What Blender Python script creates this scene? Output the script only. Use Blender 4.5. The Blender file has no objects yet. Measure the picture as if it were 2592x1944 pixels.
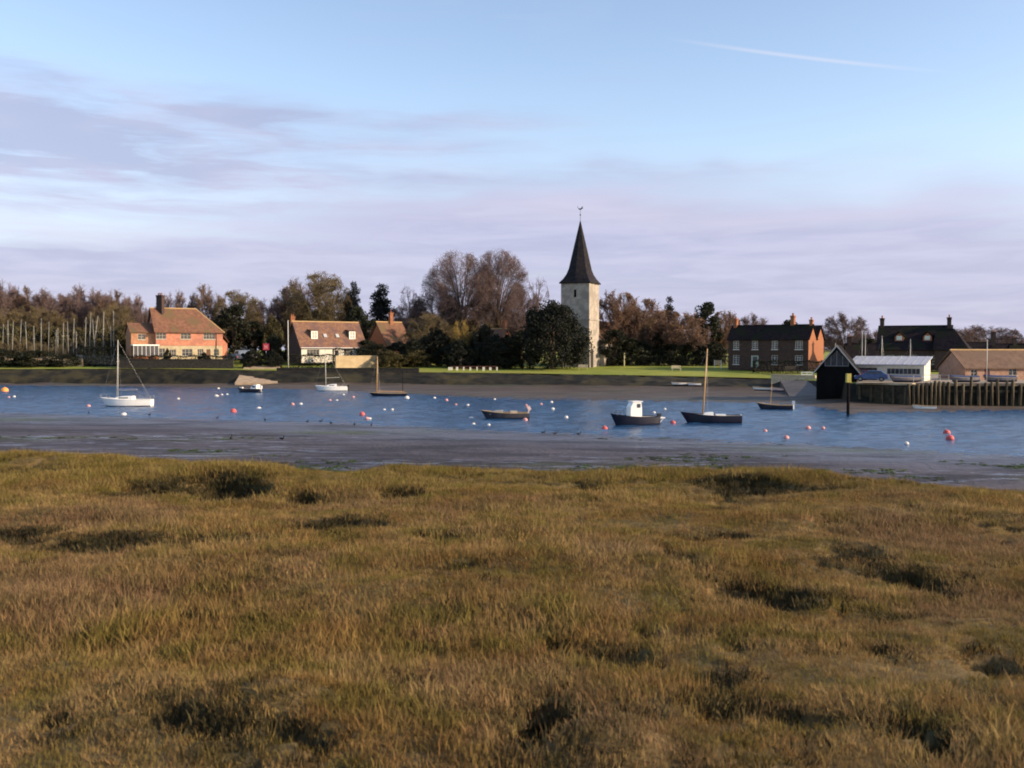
import bpy, math, random
import numpy as np
from mathutils import Vector, Matrix

# ------------------------------------------------------------------ camera, sky, sun, exposure
SC = bpy.context.scene
F, CU, CV, HOR, EYE = 2400.0, 1296.0, 972.0, 885.0, 7.0
PITCH = math.atan((CV - HOR) / F)
cd = bpy.data.cameras.new('camera'); cam = bpy.data.objects.new('camera', cd)
SC.collection.objects.link(cam); SC.camera = cam
cam.location = (0, 0, EYE); cam.rotation_euler = (math.pi / 2 - PITCH, 0, 0)
cd.sensor_width = 36; cd.lens = 36 * F / 2592; cd.clip_end = 9000; cd.clip_start = .1
cd.dof.use_dof = True; cd.dof.focus_distance = 140; cd.dof.aperture_fstop = 1.8

SUN_EL, SUN_AZ = math.radians(21), math.radians(14)          # azimuth: turned from +X towards the camera
SDIR = Vector((math.cos(SUN_EL) * math.cos(SUN_AZ), -math.cos(SUN_EL) * math.sin(SUN_AZ), math.sin(SUN_EL)))
ld = bpy.data.lights.new('sun', 'SUN'); ld.energy = 5.0; ld.angle = math.radians(.6); ld.color = (1, .78, .52)
sun = bpy.data.objects.new('sun', ld); SC.collection.objects.link(sun)
sun.rotation_euler = (-SDIR).to_track_quat('-Z', 'Y').to_euler()
SC.view_settings.view_transform = 'Standard'; SC.view_settings.look = 'None'
SC.view_settings.exposure = 0.55; SC.view_settings.gamma = 1
SC.cycles.pixel_filter_type = 'BLACKMAN_HARRIS'; SC.cycles.filter_width = 1.9
SC.cycles.max_bounces = 4; SC.cycles.diffuse_bounces = 2; SC.cycles.glossy_bounces = 2; SC.cycles.transmission_bounces = 2; SC.cycles.caustics_reflective = False; SC.cycles.caustics_refractive = False
SC.cycles.use_denoising = True; SC.cycles.use_adaptive_sampling = True; SC.cycles.adaptive_threshold = .025

W = bpy.data.worlds.new('World'); SC.world = W; W.use_nodes = True
class NT:
    """tiny helper to write node trees as expressions"""
    def __init__(s, tree): s.t = tree; s.n = tree.nodes; s.l = tree.links
    def node(s, typ, **kw):
        nd = s.n.new(typ)
        for k, v in kw.items(): setattr(nd, k, v)
        return nd
    def put(s, sock, v):
        if isinstance(v, bpy.types.NodeSocket): s.l.new(v, sock)
        elif v is not None: sock.default_value = v
    def m(s, op, a, b=None, c=None, clamp=False):
        nd = s.node('ShaderNodeMath', operation=op, use_clamp=clamp)
        for i, v in enumerate((a, b, c)):
            if v is not None: s.put(nd.inputs[i], v)
        return nd.outputs[0]
    def noise(s, vec, scale, detail=3, rough=.55, dist=0):
        nd = s.node('ShaderNodeTexNoise'); s.put(nd.inputs['Vector'], vec)
        nd.inputs['Scale'].default_value = scale; nd.inputs['Detail'].default_value = detail
        nd.inputs['Roughness'].default_value = rough; nd.inputs['Distortion'].default_value = dist
        return nd.outputs['Fac']
    def comb(s, x, y, z=0.0):
        nd = s.node('ShaderNodeCombineXYZ')
        for i, v in enumerate((x, y, z)): s.put(nd.inputs[i], v)
        return nd.outputs[0]
    def mix(s, f, a, b, typ='MIX'):
        nd = s.node('ShaderNodeMix', data_type='RGBA', blend_type=typ)
        s.put(nd.inputs[0], f)
        for i, v in ((6, a), (7, b)):
            if isinstance(v, (tuple, list)): v = tuple(v)[:3] + (1,)
            s.put(nd.inputs[i], v)
        return nd.outputs[2]
    def step(s, v, lo, hi, a=0.0, b=1.0):
        nd = s.node('ShaderNodeMapRange', interpolation_type='SMOOTHSTEP')
        s.put(nd.inputs[0], v)
        for i, q in ((1, lo), (2, hi), (3, a), (4, b)): nd.inputs[i].default_value = q
        return nd.outputs[0]
def azel(u, v):
    a, b = (u - CU) / F, -(v - CV) / F
    d = Vector((a, math.cos(PITCH) + b * math.sin(PITCH), -math.sin(PITCH) + b * math.cos(PITCH))).normalized()
    return math.atan2(d.x, d.y), math.asin(d.z)
def build_sky():
    W.node_tree.nodes.clear(); g = NT(W.node_tree)
    sky = g.node('ShaderNodeTexSky', sky_type='NISHITA', sun_disc=False)
    sky.sun_elevation = SUN_EL; sky.sun_rotation = math.pi / 2 + SUN_AZ
    sky.altitude = 0; sky.air_density = 1.0; sky.dust_density = .6; sky.ozone_density = 2.5
    d = g.node('ShaderNodeTexCoord').outputs['Generated']
    sp = g.node('ShaderNodeSeparateXYZ'); g.l.new(d, sp.inputs[0])
    x, y, z = sp.outputs
    az = g.m('ARCTAN2', x, y)                                  # 0 straight ahead
    el = g.m('ARCSINE', z)
    big = g.noise(g.comb(g.m('MULTIPLY', az, 3.2), g.m('MULTIPLY', el, 9), 1.7), 1.0, 2)
    fine = g.noise(g.comb(g.m('MULTIPLY', az, 9), g.m('MULTIPLY', el, 70), 4.1), 1.0, 5, .6, .4)
    wav = g.noise(g.comb(g.m('MULTIPLY', az, 7), g.m('MULTIPLY', el, 26), 8.3), 1.0, 3, .5, .3)
    e = g.m('ADD', el, g.m('MULTIPLY', g.m('SUBTRACT', big, .5), .055))
    e = g.m('ADD', e, g.m('MULTIPLY', g.m('SUBTRACT', wav, .5), .028))
    def band(u, v, ru, rv, slope=0.0):
        a0, e0 = azel(u, v)
        da = g.m('SUBTRACT', az, a0)
        p = g.m('DIVIDE', da, ru / F)
        q = g.m('DIVIDE', g.m('SUBTRACT', g.m('SUBTRACT', e, e0), g.m('MULTIPLY', da, slope)), rv / F)
        r2 = g.m('ADD', g.m('MULTIPLY', p, p), g.m('MULTIPLY', q, q))
        return g.m('EXPONENT', g.m('MULTIPLY', r2, -1.0))
    veil = [(700, 650, 900, 60, .04, .7), (700, 545, 1100, 60, .03, .5), (1500, 535, 800, 95, -.03, .8), (2300, 620, 900, 110, 0, .8), (-300, 700, 800, 70, 0, .7),
            (1000, 770, 5000, 120, 0, 1.0), (1000, 880, 6000, 90, 0, 1.0)]
    streaks = [(-150, 250, 700, 60, 0, .45), (560, 345, 520, 30, .02, .45), (600, 430, 560, 34, .04, .5), (150, 190, 330, 26, -.06, .55), (150, 280, 420, 42, 0, .7), (900, 315, 460, 30, .05, .75), (1220, 290, 200, 24, 0, .5),
               (1000, 385, 420, 26, .05, .65), (120, 400, 420, 62, 0, .95), (200, 515, 480, 30, .05, .7), (1050, 455, 500, 24, .02, .6), (900, 500, 300, 14, .03, .5),
               (1750, 440, 420, 26, 0, .5), (-250, 330, 500, 130, 0, .7)]
    def total(L):
        acc = None
        for (u, v, ru, rv, sl, k) in L:
            b = g.m('MULTIPLY', band(u, v, ru, rv, sl), k)
            acc = b if acc is None else g.m('ADD', acc, b)
        return acc
    tex = g.step(fine, .22, .82, .35, 1.15)
    mv = g.m('MULTIPLY', total(veil), g.step(fine, .25, .75, .72, 1.05), clamp=True)
    ms = g.m('MULTIPLY', total(streaks), tex, clamp=True)
    # thin cloud everywhere else round the dome, as the sky in view implies
    over = g.m('MULTIPLY', g.step(big, .45, .75), g.m('MULTIPLY', g.step(fine, .35, .8), .35))
    over = g.m('MULTIPLY', over, g.step(el, .20, .40))
    s = g.mix(1.0, sky.outputs[0], (SKYK[0], SKYK[1], SKYK[2]), 'MULTIPLY')
    vc = g.mix(g.step(fine, .3, .7), CL1, CL2)
    sc_ = g.mix(g.step(wav, .35, .65), CL3, CL4)
    s = g.mix(g.m('MULTIPLY', mv, .93), s, vc)
    s = g.mix(g.m('MULTIPLY', ms, .8), s, sc_)
    glow = [(1850, 545, 620, 34, -.03, .75), (1500, 500, 300, 24, 0, .4), (250, 590, 500, 26, .02, .35), (2400, 650, 500, 40, 0, .35), (800, 660, 260, 30, 0, .35)]
    s = g.mix(g.m('MULTIPLY', total(glow), g.step(wav, .25, .7, .45, 1.0), clamp=True), s, (3.25, 3.15, 3.9))
    s = g.mix(over, s, CL2)
    # aircraft trail, upper part of the sky
    (a0, e0), (a1, e1) = azel(1850, 121), azel(2410, 183)
    sl = (e1 - e0) / (a1 - a0)
    dd = g.m('ABSOLUTE', g.m('SUBTRACT', g.m('SUBTRACT', el, e0), g.m('MULTIPLY', g.m('SUBTRACT', az, a0), sl)))
    tr = g.m('MULTIPLY', g.step(dd, 0, 7 / F, 1, 0), g.m('MULTIPLY', g.step(az, a0 - .08, a0 + .05), g.step(az, a1 - .12, a1 + .02, 1, 0)))
    s = g.mix(g.m('MULTIPLY', tr, .38), s, (4.0, 3.9, 4.4))
    bg = g.node('ShaderNodeBackground'); g.l.new(s, bg.inputs[0]); bg.inputs[1].default_value = .15
    out = g.node('ShaderNodeOutputWorld'); g.l.new(bg.outputs[0], out.inputs[0])
SKYK = (1.48, 1.25, 1.14)
CL1, CL2, CL3, CL4 = (2.25, 2.3, 3.25), (2.75, 2.75, 3.7), (2.05, 2.2, 3.15), (2.55, 2.45, 3.3)
build_sky()

# ------------------------------------------------------------------ helpers
C = SC.collection
RND = random.Random(7)
R = math.radians
def ray(u, v):
    a, b = (u - CU) / F, -(v - CV) / F
    return Vector((a, math.cos(PITCH) + b * math.sin(PITCH), -math.sin(PITCH) + b * math.cos(PITCH)))
def at(u, v, Y):
    d = ray(u, v); d = d * (Y / d.y); return Vector((d.x, d.y, EYE + d.z))
def on(u, v, z):
    d = ray(u, v); k = (z - EYE) / d.z; return Vector((d.x * k, d.y * k, z))

class MB:
    def __init__(s): s.v = []; s.f = []
    def add(s, vs, fs):
        o = len(s.v); s.v += [tuple(p) for p in vs]; s.f += [tuple(i + o for i in q) for q in fs]; return s
    def box(s, c, d, rz=0.0, rx=0.0, ry=0.0):
        x, y, z = d[0] / 2, d[1] / 2, d[2] / 2
        vs = [Vector(p) for p in ((-x, -y, -z), (x, -y, -z), (x, y, -z), (-x, y, -z), (-x, -y, z), (x, -y, z), (x, y, z), (-x, y, z))]
        if rz or rx or ry:
            m = Matrix.Rotation(rz, 3, 'Z') @ Matrix.Rotation(ry, 3, 'Y') @ Matrix.Rotation(rx, 3, 'X'); vs = [m @ p for p in vs]
        vs = [p + Vector(c) for p in vs]
        return s.add(vs, [(0, 3, 2, 1), (4, 5, 6, 7), (0, 1, 5, 4), (1, 2, 6, 5), (2, 3, 7, 6), (3, 0, 4, 7)])
    def tube(s, a, b, r0, r1=None, n=6, cap=True):
        r1 = r0 if r1 is None else r1; a, b = Vector(a), Vector(b); d = (b - a)
        if d.length < 1e-6: return s
        d.normalize(); p = d.cross(Vector((0, 0, 1)) if abs(d.z) < .9 else Vector((1, 0, 0))).normalized(); q = d.cross(p)
        vs = []
        for c, r in ((a, r0), (b, r1)):
            for i in range(n):
                t = 2 * math.pi * i / n; vs.append(c + p * (r * math.cos(t)) + q * (r * math.sin(t)))
        fs = [(i, i + n, (i + 1) % n + n, (i + 1) % n) for i in range(n)]
        if cap: fs += [tuple(range(n)), tuple(range(2 * n - 1, n - 1, -1))]
        return s.add(vs, fs)
    def path(s, pts, rad, n=5):
        for i in range(len(pts) - 1): s.tube(pts[i], pts[i + 1], rad[i], rad[i + 1], n, False)
        return s
    def lathe(s, prof, c=(0, 0, 0), n=10):
        vs = []
        for r, z in prof:
            for i in range(n):
                t = 2 * math.pi * i / n; vs.append((c[0] + r * math.cos(t), c[1] + r * math.sin(t), c[2] + z))
        fs = []
        for k in range(len(prof) - 1):
            for i in range(n): fs.append((k * n + i, k * n + (i + 1) % n, (k + 1) * n + (i + 1) % n, (k + 1) * n + i))
        m = len(prof) - 1
        fs += [tuple(range(n - 1, -1, -1)), tuple(m * n + i for i in range(n))]
        return s.add(vs, fs)
    def loft(s, rings, cap=True, closed=True):
        n = len(rings[0]); vs = [p for r in rings for p in r]; fs = []
        for k in range(len(rings) - 1):
            for i in range(n if closed else n - 1):
                j = (i + 1) % n; fs.append((k * n + i, k * n + j, (k + 1) * n + j, (k + 1) * n + i))
        if cap:
            m = len(rings) - 1; fs += [tuple(range(n - 1, -1, -1)), tuple(m * n + i for i in range(n))]
        return s.add(vs, fs)
    def prism(s, poly, y0, y1):                              # polygon in x,z extruded along y
        n = len(poly); vs = [(p[0], y0, p[1]) for p in poly] + [(p[0], y1, p[1]) for p in poly]
        fs = [tuple(range(n)), tuple(range(2 * n - 1, n - 1, -1))] + [(i, i + n, (i + 1) % n + n, (i + 1) % n) for i in range(n)]
        return s.add(vs, fs)
    def build(s, name, mat, parent=None, smooth=False, loc=None, rz=0.0):
        me = bpy.data.meshes.new(name); me.from_pydata([tuple(p) for p in s.v], [], s.f); me.update()
        import bmesh
        bm = bmesh.new(); bm.from_mesh(me); bmesh.ops.recalc_face_normals(bm, faces=bm.faces); bm.to_mesh(me); bm.free()
        return link(name, me, mat, parent, smooth, loc, rz)
def link(name, me, mat, parent=None, smooth=False, loc=None, rz=0.0):
    if mat is not None: me.materials.append(mat)
    if smooth: me.polygons.foreach_set('use_smooth', [True] * len(me.polygons))
    o = bpy.data.objects.new(name, me); C.objects.link(o)
    if parent: o.parent = parent
    if loc is not None: o.location = loc
    o.rotation_euler.z = rz
    return o
def np_mesh(name, V, Fc):
    V = np.asarray(V, np.float32); Fc = np.asarray(Fc, np.int32)
    me = bpy.data.meshes.new(name); k = Fc.shape[1]
    me.vertices.add(len(V)); me.vertices.foreach_set('co', V.ravel())
    me.loops.add(Fc.size); me.loops.foreach_set('vertex_index', Fc.ravel())
    me.polygons.add(len(Fc)); me.polygons.foreach_set('loop_start', np.arange(0, Fc.size, k, dtype=np.int32))
    me.polygons.foreach_set('loop_total', np.full(len(Fc), k, np.int32)); me.update(calc_edges=True); me.validate(); return me
def grid_faces(nr, nc):
    i = np.arange(nr - 1)[:, None] * nc + np.arange(nc - 1)[None, :]
    return np.stack([i, i + 1, i + nc + 1, i + nc], -1).reshape(-1, 4)
def tag(o, label=None, cat=None, group=None, kind=None):
    if label: o['label'] = label
    if cat: o['category'] = cat
    if group: o['group'] = group
    if kind: o['kind'] = kind
    return o
def thing(name, label, cat, loc, rz=0.0, group=None):
    o = bpy.data.objects.new(name, None); C.objects.link(o); o.location = loc; o.rotation_euler.z = rz; o.empty_display_size = .5
    return tag(o, label, cat, group)
def dup(root, loc, rz=0.0, sc=1.0, label=None, group=None, cat=None):
    r = root.copy(); C.objects.link(r); r.location = loc; r.rotation_euler.z = rz
    r.scale = (sc, sc, sc) if not isinstance(sc, (tuple, list)) else sc
    tag(r, label, cat, group)
    for ch in list(root.children):
        c = ch.copy(); C.objects.link(c); c.parent = r
        for q in list(ch.children):
            e = q.copy(); C.objects.link(e); e.parent = c
    return r

def noise2(x, y, seed=0):
    x = np.asarray(x, float); y = np.asarray(y, float)
    xi, yi = np.floor(x).astype(np.int64), np.floor(y).astype(np.int64); fx, fy = x - xi, y - yi
    def h(a, b):
        n = (a * 374761393 + b * 668265263 + seed * 1442695041) & 0xffffffff
        n = ((n ^ (n >> 13)) * 1274126177) & 0xffffffff
        return ((n ^ (n >> 16)) & 0xffff) / 65535.0
    sx, sy = fx * fx * (3 - 2 * fx), fy * fy * (3 - 2 * fy)
    return (h(xi, yi) * (1 - sx) + h(xi + 1, yi) * sx) * (1 - sy) + (h(xi, yi + 1) * (1 - sx) + h(xi + 1, yi + 1) * sx) * sy
def fbm(x, y, seed=0, oct=4):
    t, a, s = 0, .5, 1
    for k in range(oct): t = t + a * (noise2(np.asarray(x) * s, np.asarray(y) * s, seed + k) - .5); a *= .5; s *= 2.03
    return t

# ------------------------------------------------------------------ materials
MATS = {}
def mat(name, c1, c2=None, rough=.8, scale=2.0, detail=5, bump=0.0, bscale=None, spec=.25, metal=0.0, stretch=(1, 1, 1), world=False,
        lo=.35, hi=.65, rand=0.0, courses=0.0, translucent=0.0, c3=None, scale3=.3):
    if name in MATS: return MATS[name]
    m = bpy.data.materials.new(name); m.use_nodes = True; g = NT(m.node_tree); b = g.n['Principled BSDF']
    vec = g.node('ShaderNodeNewGeometry').outputs['Position'] if world else g.node('ShaderNodeTexCoord').outputs['Object']
    mp = g.node('ShaderNodeMapping'); g.l.new(vec, mp.inputs[0]); mp.inputs['Scale'].default_value = stretch; vec = mp.outputs[0]
    col = None
    if c2 is not None:
        col = g.mix(g.step(g.noise(vec, scale, detail, .6), lo, hi), c1, c2)
        if c3 is not None: col = g.mix(g.step(g.noise(vec, scale3, 3, .55), .48, .62), col, c3)
    else: col = g.mix(0.0, c1, c1)
    if rand:
        oi = g.node('ShaderNodeObjectInfo').outputs['Random']
        hs = g.node('ShaderNodeHueSaturation'); g.l.new(col, hs.inputs['Color'])
        g.put(hs.inputs['Value'], g.m('ADD', g.m('MULTIPLY', oi, rand), 1 - rand / 2)); col = hs.outputs[0]
    g.l.new(col, b.inputs['Base Color'])
    b.inputs['Roughness'].default_value = rough; b.inputs['Specular IOR Level'].default_value = spec; b.inputs['Metallic'].default_value = metal
    h = None
    if bump: h = g.noise(vec, bscale or scale * 3, 4, .6)
    if courses:
        sp = g.node('ShaderNodeSeparateXYZ'); g.l.new(vec, sp.inputs[0])
        w = g.m('FRACT', g.m('MULTIPLY', sp.outputs[2], courses)); h = w if h is None else g.m('ADD', g.m('MULTIPLY', w, .8), h)
    if h is not None:
        bn = g.node('ShaderNodeBump'); g.l.new(h, bn.inputs['Height']); bn.inputs['Strength'].default_value = bump or .4
        bn.inputs['Distance'].default_value = .05; g.l.new(bn.outputs[0], b.inputs['Normal'])
    if translucent:
        tr = g.node('ShaderNodeBsdfTranslucent'); g.l.new(col, tr.inputs[0]); mx = g.node('ShaderNodeMixShader'); mx.inputs[0].default_value = translucent
        g.l.new(b.outputs[0], mx.inputs[1]); g.l.new(tr.outputs[0], mx.inputs[2]); g.l.new(mx.outputs[0], g.n['Material Output'].inputs[0])
    MATS[name] = m; return m
tile_red = mat('tile red', (.13, .062, .040), (.20, .10, .062), .85, 1.6, bump=.5, courses=5, c3=(.13, .085, .045), scale3=.4)
tile_brown = mat('tile brown', (.13, .066, .048), (.21, .115, .07), .85, 1.8, bump=.5, courses=5, c3=(.12, .07, .062), scale3=.5)
tile_dark = mat('tile dark', (.012, .010, .013), (.024, .018, .020), .95, 1.5, bump=.5, courses=5, c3=(.016, .018, .012), scale3=.3, spec=.06)
tile_tan = mat('tile tan', (.115, .070, .050), (.165, .105, .074), .85, 1.2, bump=.4, courses=4, c3=(.13, .085, .06), scale3=.3)
ridge_m = mat('ridge clay', (.40, .26, .12), (.50, .33, .16), .8, 3)
tile_hang = mat('tile hanging', (.42, .165, .10), (.52, .23, .15), .8, 2.2, bump=.3, courses=6, c3=(.38, .16, .11), scale3=.5)
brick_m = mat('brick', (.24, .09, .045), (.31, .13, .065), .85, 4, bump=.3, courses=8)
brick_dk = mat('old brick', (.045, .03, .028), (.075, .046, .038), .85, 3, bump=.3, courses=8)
render_cream = mat('cream render', (.36, .29, .18), (.46, .38, .25), .8, 1.5, bump=.15)
render_white = mat('white render', (.55, .51, .43), (.64, .60, .52), .8, 1.5, bump=.1)
paint_white = mat('white paint', (.78, .77, .74), (.84, .83, .80), .45, 2)
paint_grey = mat('grey paint', (.34, .35, .36), (.42, .43, .44), .5, 2)
glass_m = mat('window glass', (.03, .035, .045), (.05, .055, .07), .06, 2, spec=.6)
stone_m = mat('tower stone', (.27, .235, .20), (.38, .335, .28), .9, 1.1, bump=.5, bscale=3.0, c3=(.24, .21, .18), scale3=.35)
wall_stone = mat('garden wall stone', (.42, .33, .21), (.58, .46, .30), .9, 2, bump=.5)
flint = mat('dark flint', (.022, .020, .018), (.05, .044, .036), .9, 2.5, bump=.6)
shingle_m = mat('spire shingle', (.015, .015, .021), (.032, .028, .030), .9, 1.6, bump=.5, courses=5, c3=(.026, .024, .022), scale3=.35, spec=.08)
black_wood = mat('tarred timber', (.006, .0055, .006), (.013, .011, .011), .95, 3, stretch=(6, 6, .6), bump=.3, spec=.05)
wood_m = mat('weathered timber', (.20, .145, .085), (.34, .25, .15), .85, 3, stretch=(5, 5, .6), bump=.4)
pile_m = mat('quay pile timber', (.035, .028, .018), (.115, .088, .055), .9, 1.0, stretch=(4, 4, .7), bump=.5, rand=.5)
mast_m = mat('varnished spruce', (.42, .24, .10), (.54, .33, .15), .4, 3, stretch=(4, 4, .5))
alu = mat('aluminium mast', (.42, .40, .34), (.54, .52, .46), .5, 3, metal=.1)
gel_white = mat('white gelcoat', (.76, .75, .72), (.82, .81, .78), .25, 1.5, spec=.5)
gel_navy = mat('navy hull paint', (.006, .006, .016), (.010, .010, .024), .35, 1.5, spec=.5)
gel_grey = mat('grey hull paint', (.10, .10, .12), (.16, .155, .17), .5, 2)
antifoul = mat('antifouling', (.02, .022, .05), (.035, .035, .07), .7, 3)
deck_m = mat('deck paint', (.42, .39, .33), (.52, .48, .40), .7, 3)
buoy_pink = mat('faded pink buoy', (.50, .21, .20), (.60, .32, .30), .5, 8)
buoy_red = mat('red buoy', (.46, .075, .075), (.54, .13, .12), .5, 8)
buoy_orange = mat('orange buoy', (.85, .26, .05), (.92, .36, .10), .5, 6)
buoy_white = mat('white buoy', (.62, .57, .52), (.72, .67, .62), .5, 8)
rubber = mat('black rubber', (.012, .012, .013), (.02, .02, .02), .8, 6)
steel = mat('dull steel', (.22, .22, .23), (.32, .32, .33), .45, 5, metal=.7)
iron_m = mat('black iron', (.02, .02, .022), (.035, .035, .035), .6, 6, metal=.3)
red_paint = mat('red sign paint', (.40, .035, .06), (.46, .05, .08), .5, 4)
bark_m = mat('bark', (.075, .052, .040), (.12, .085, .060), .9, 3, stretch=(3, 3, .6), bump=.4)
bark_olive = mat('lichened bark', (.10, .085, .035), (.16, .13, .055), .9, 3, bump=.4)
twig_m = mat('bare twigs', (.115, .074, .056), (.165, .108, .076), .9, .5, rand=.25)
twig_purple = mat('purple twigs', (.115, .080, .080), (.16, .11, .10), .9, .5, rand=.25)
twig_orange = mat('russet twigs', (.125, .074, .052), (.175, .106, .070), .9, .5, rand=.2)
twig_olive = mat('olive twigs', (.105, .080, .044), (.155, .118, .062), .9, .5, rand=.25)
twig_gold = mat('golden withies', (.20, .135, .04), (.27, .185, .055), .9, .5)
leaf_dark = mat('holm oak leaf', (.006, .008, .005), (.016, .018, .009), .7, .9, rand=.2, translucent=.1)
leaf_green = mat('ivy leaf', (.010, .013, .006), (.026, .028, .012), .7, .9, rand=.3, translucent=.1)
leaf_blue = mat('conifer needle', (.008, .011, .011), (.016, .020, .018), .7, .9, rand=.2)
leaf_olive = mat('scrub leaf', (.040, .036, .014), (.085, .068, .024), .75, .8, rand=.3, translucent=.15)
# ------------------------------------------------------------------ the setting: far shore, channel, mud, marsh
KU = [-900, -400, 0, 400, 800, 1300, 1700, 1950, 2050, 2150, 2300, 2592, 3400]
KW = [195, 190, 185, 178, 164, 133, 128, 124, 118, 104, 106, 112, 112]
KF = [200, 196, 190, 190, 184, 179, 171, 166, 152, 121.5, 117.5, 115.5, 115.5]
KT = [204, 200, 195, 195, 189, 186, 179, 172, 157, 123, 118.2, 116.2, 116.2]
KZF = [.1, .1, .1, .15, .25, .3, .35, .45, .5, .4, .2, .1, .1]
KZT = [2.9, 2.9, 2.9, 3.0, 2.6, 2.3, 1.95, 1.7, 1.8, 2.6, 2.7, 2.7, 2.7]
KZL = [5.0, 5.0, 5.0, 5.1, 4.8, 3.4, 3.3, 3.3, 3.0, 2.8, 2.8, 2.8, 2.8]
def gz(x, y):
    x = np.asarray(x, float); y = np.maximum(np.asarray(y, float), 1.0); u = CU + F * x / y
    i = lambda k: np.interp(u, KU, k)
    w, f, t, zf, zt, zl = i(KW), i(KF), i(KT), i(KZF), i(KZT), i(KZL)
    f = f + 2.2 * fbm(x * .09, y * 0 + 3, 11, 3) * np.interp(u, [2020, 2120], [1, 0]); w = w + 5 * fbm(x * .05, y * 0, 13, 3)
    z = np.where(y < w, np.maximum(-1.6, -(w - y) * .025), 0)
    k = np.clip((y - w) / (f - w), 0, 1); z = np.where(y >= w, zf * k, z)
    k = np.clip((y - f) / (t - f), 0, 1); z = np.where(y >= f, zf + (zt - zf) * (k ** .8), z)
    k = np.clip((y - t) / 40, 0, 1); z = np.where(y >= t, zt + (zl - zt) * k, z)
    return z
def gpt(u, D, dz=0.0):
    x = (u - CU) / F * D; return Vector((x, D, float(gz(x, D)) + dz))
us = np.linspace(-900, 3400, 700)
def ribbon(name, rows, m, kind='structure', bumpf=None, smooth=True):
    """rows: list of arrays of depth per column, the far terrain between two of the profile lines"""
    V = []
    for D in rows:
        x = (us - CU) / F * D; z = gz(x, D)
        if bumpf is not None: z = z + bumpf(x, D)
        V.append(np.stack([x, D, z], -1))
    V = np.concatenate(V); me = np_mesh(name, V, grid_faces(len(rows), len(us)))
    o = link(name, me, m, None, smooth); return tag(o, kind=kind)
ii = lambda k: np.interp(us, KU, k)
Wd, Fd, Td = ii(KW), ii(KF), ii(KT)

def mud_material(name, dark, mid, green, wet):
    m = bpy.data.materials.new(name); m.use_nodes = True; g = NT(m.node_tree); b = g.n['Principled BSDF']
    P = g.node('ShaderNodeNewGeometry').outputs['Position']
    mp = g.node('ShaderNodeMapping'); g.l.new(P, mp.inputs[0]); mp.inputs['Scale'].default_value = (.22, .55, 1); V = mp.outputs[0]
    n1 = g.noise(V, .5, 6, .62, .6); n2 = g.noise(P, 1.6, 5, .65); n3 = g.noise(V, .16, 4, .55, .5); n4 = g.noise(V, 1.6, 4, .6, .3)
    col = g.mix(g.step(n1, .36, .64), dark, mid)
    col = g.mix(g.step(n3, .55, .68), col, green)
    col = g.mix(g.m('MULTIPLY', g.step(n2, .55, .7), .5), col, tuple(c * .5 for c in dark))
    g.l.new(col, b.inputs['Base Color'])
    sz = g.node('ShaderNodeSeparateXYZ'); g.l.new(P, sz.inputs[0]); w = g.m('MULTIPLY', g.step(n4, .50, .64), g.step(n3, .36, .56)); w = g.m('MAXIMUM', w, g.m('MULTIPLY', g.step(sz.outputs[2], .05, .45, 1, 0), g.step(n1, .25, .6, .35, .8))); r = g.m('SUBTRACT', .78, g.m('MULTIPLY', w, wet)); g.l.new(r, b.inputs['Roughness'])
    g.l.new(g.m('ADD', .12, g.m('MULTIPLY', w, .5)), b.inputs['Specular IOR Level'])
    bn = g.node('ShaderNodeBump'); bn.inputs['Distance'].default_value = .25; bn.inputs['Strength'].default_value = .8
    g.l.new(g.m('ADD', n2, g.m('MULTIPLY', n1, .7)), bn.inputs['Height']); g.l.new(bn.outputs[0], b.inputs['Normal'])
    return m
mud_far = mud_material('far mud', (.052, .038, .028), (.09, .066, .046), (.05, .050, .026), .2)
mud_near = mud_material('near mud', (.042, .039, .047), (.094, .085, .100), (.058, .066, .026), .52)
weed_m = mat('weedy bank', (.006, .006, .004), (.020, .017, .010), .85, .35, 6, bump=.8, bscale=1.2, world=True, c3=(.038, .032, .014), scale3=.2)
green_m = mat('meadow grass', (.17, .205, .024), (.25, .265, .046), .9, .12, 6, bump=.5, bscale=4, world=True, c3=(.21, .215, .035), scale3=.05)
rows = [Wd - 40, Wd - 20] + [Wd + (Fd - 2 - Wd) * k for k in np.linspace(-.1, 1, 24)] + [Fd]
ribbon('far_mudflat', rows, mud_far, bumpf=lambda x, D: .10 * fbm(x * .12, D * .2, 21, 4) * (np.abs(gz(x, D)) > .015) * np.interp(CU + F * x / D, [2020, 2120], [1, .3]))
rows = [Fd - .5] + [Fd + (Td - Fd) * k for k in np.linspace(0, 1, 14)] + [Td + 1.0]
ribbon('sea_bank', rows, weed_m, bumpf=lambda x, D: np.where(np.interp(CU + F * x / D, [2000, 2120], [1, 0]) > 0, .7 * fbm(x * .6, D * 1.1, 31, 5) - .12, 0) + .02)
rows = [Td + 1.0 + k for k in (0, 2, 4, 7, 10, 14, 18, 23, 28, 34, 40, 60, 100, 200, 500, 1200, 3500)]
ribbon('village_green', rows, green_m, bumpf=lambda x, D: .05 * fbm(x * .3, D * .3, 41, 3) + .03)
base = np_mesh('seabed', [(-4000, -600, -2.5), (4000, -600, -2.5), (4000, 4000, -2.5), (-4000, 4000, -2.5)], [(0, 1, 2, 3)])
tag(link('seabed', base, mud_near), kind='structure')

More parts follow.
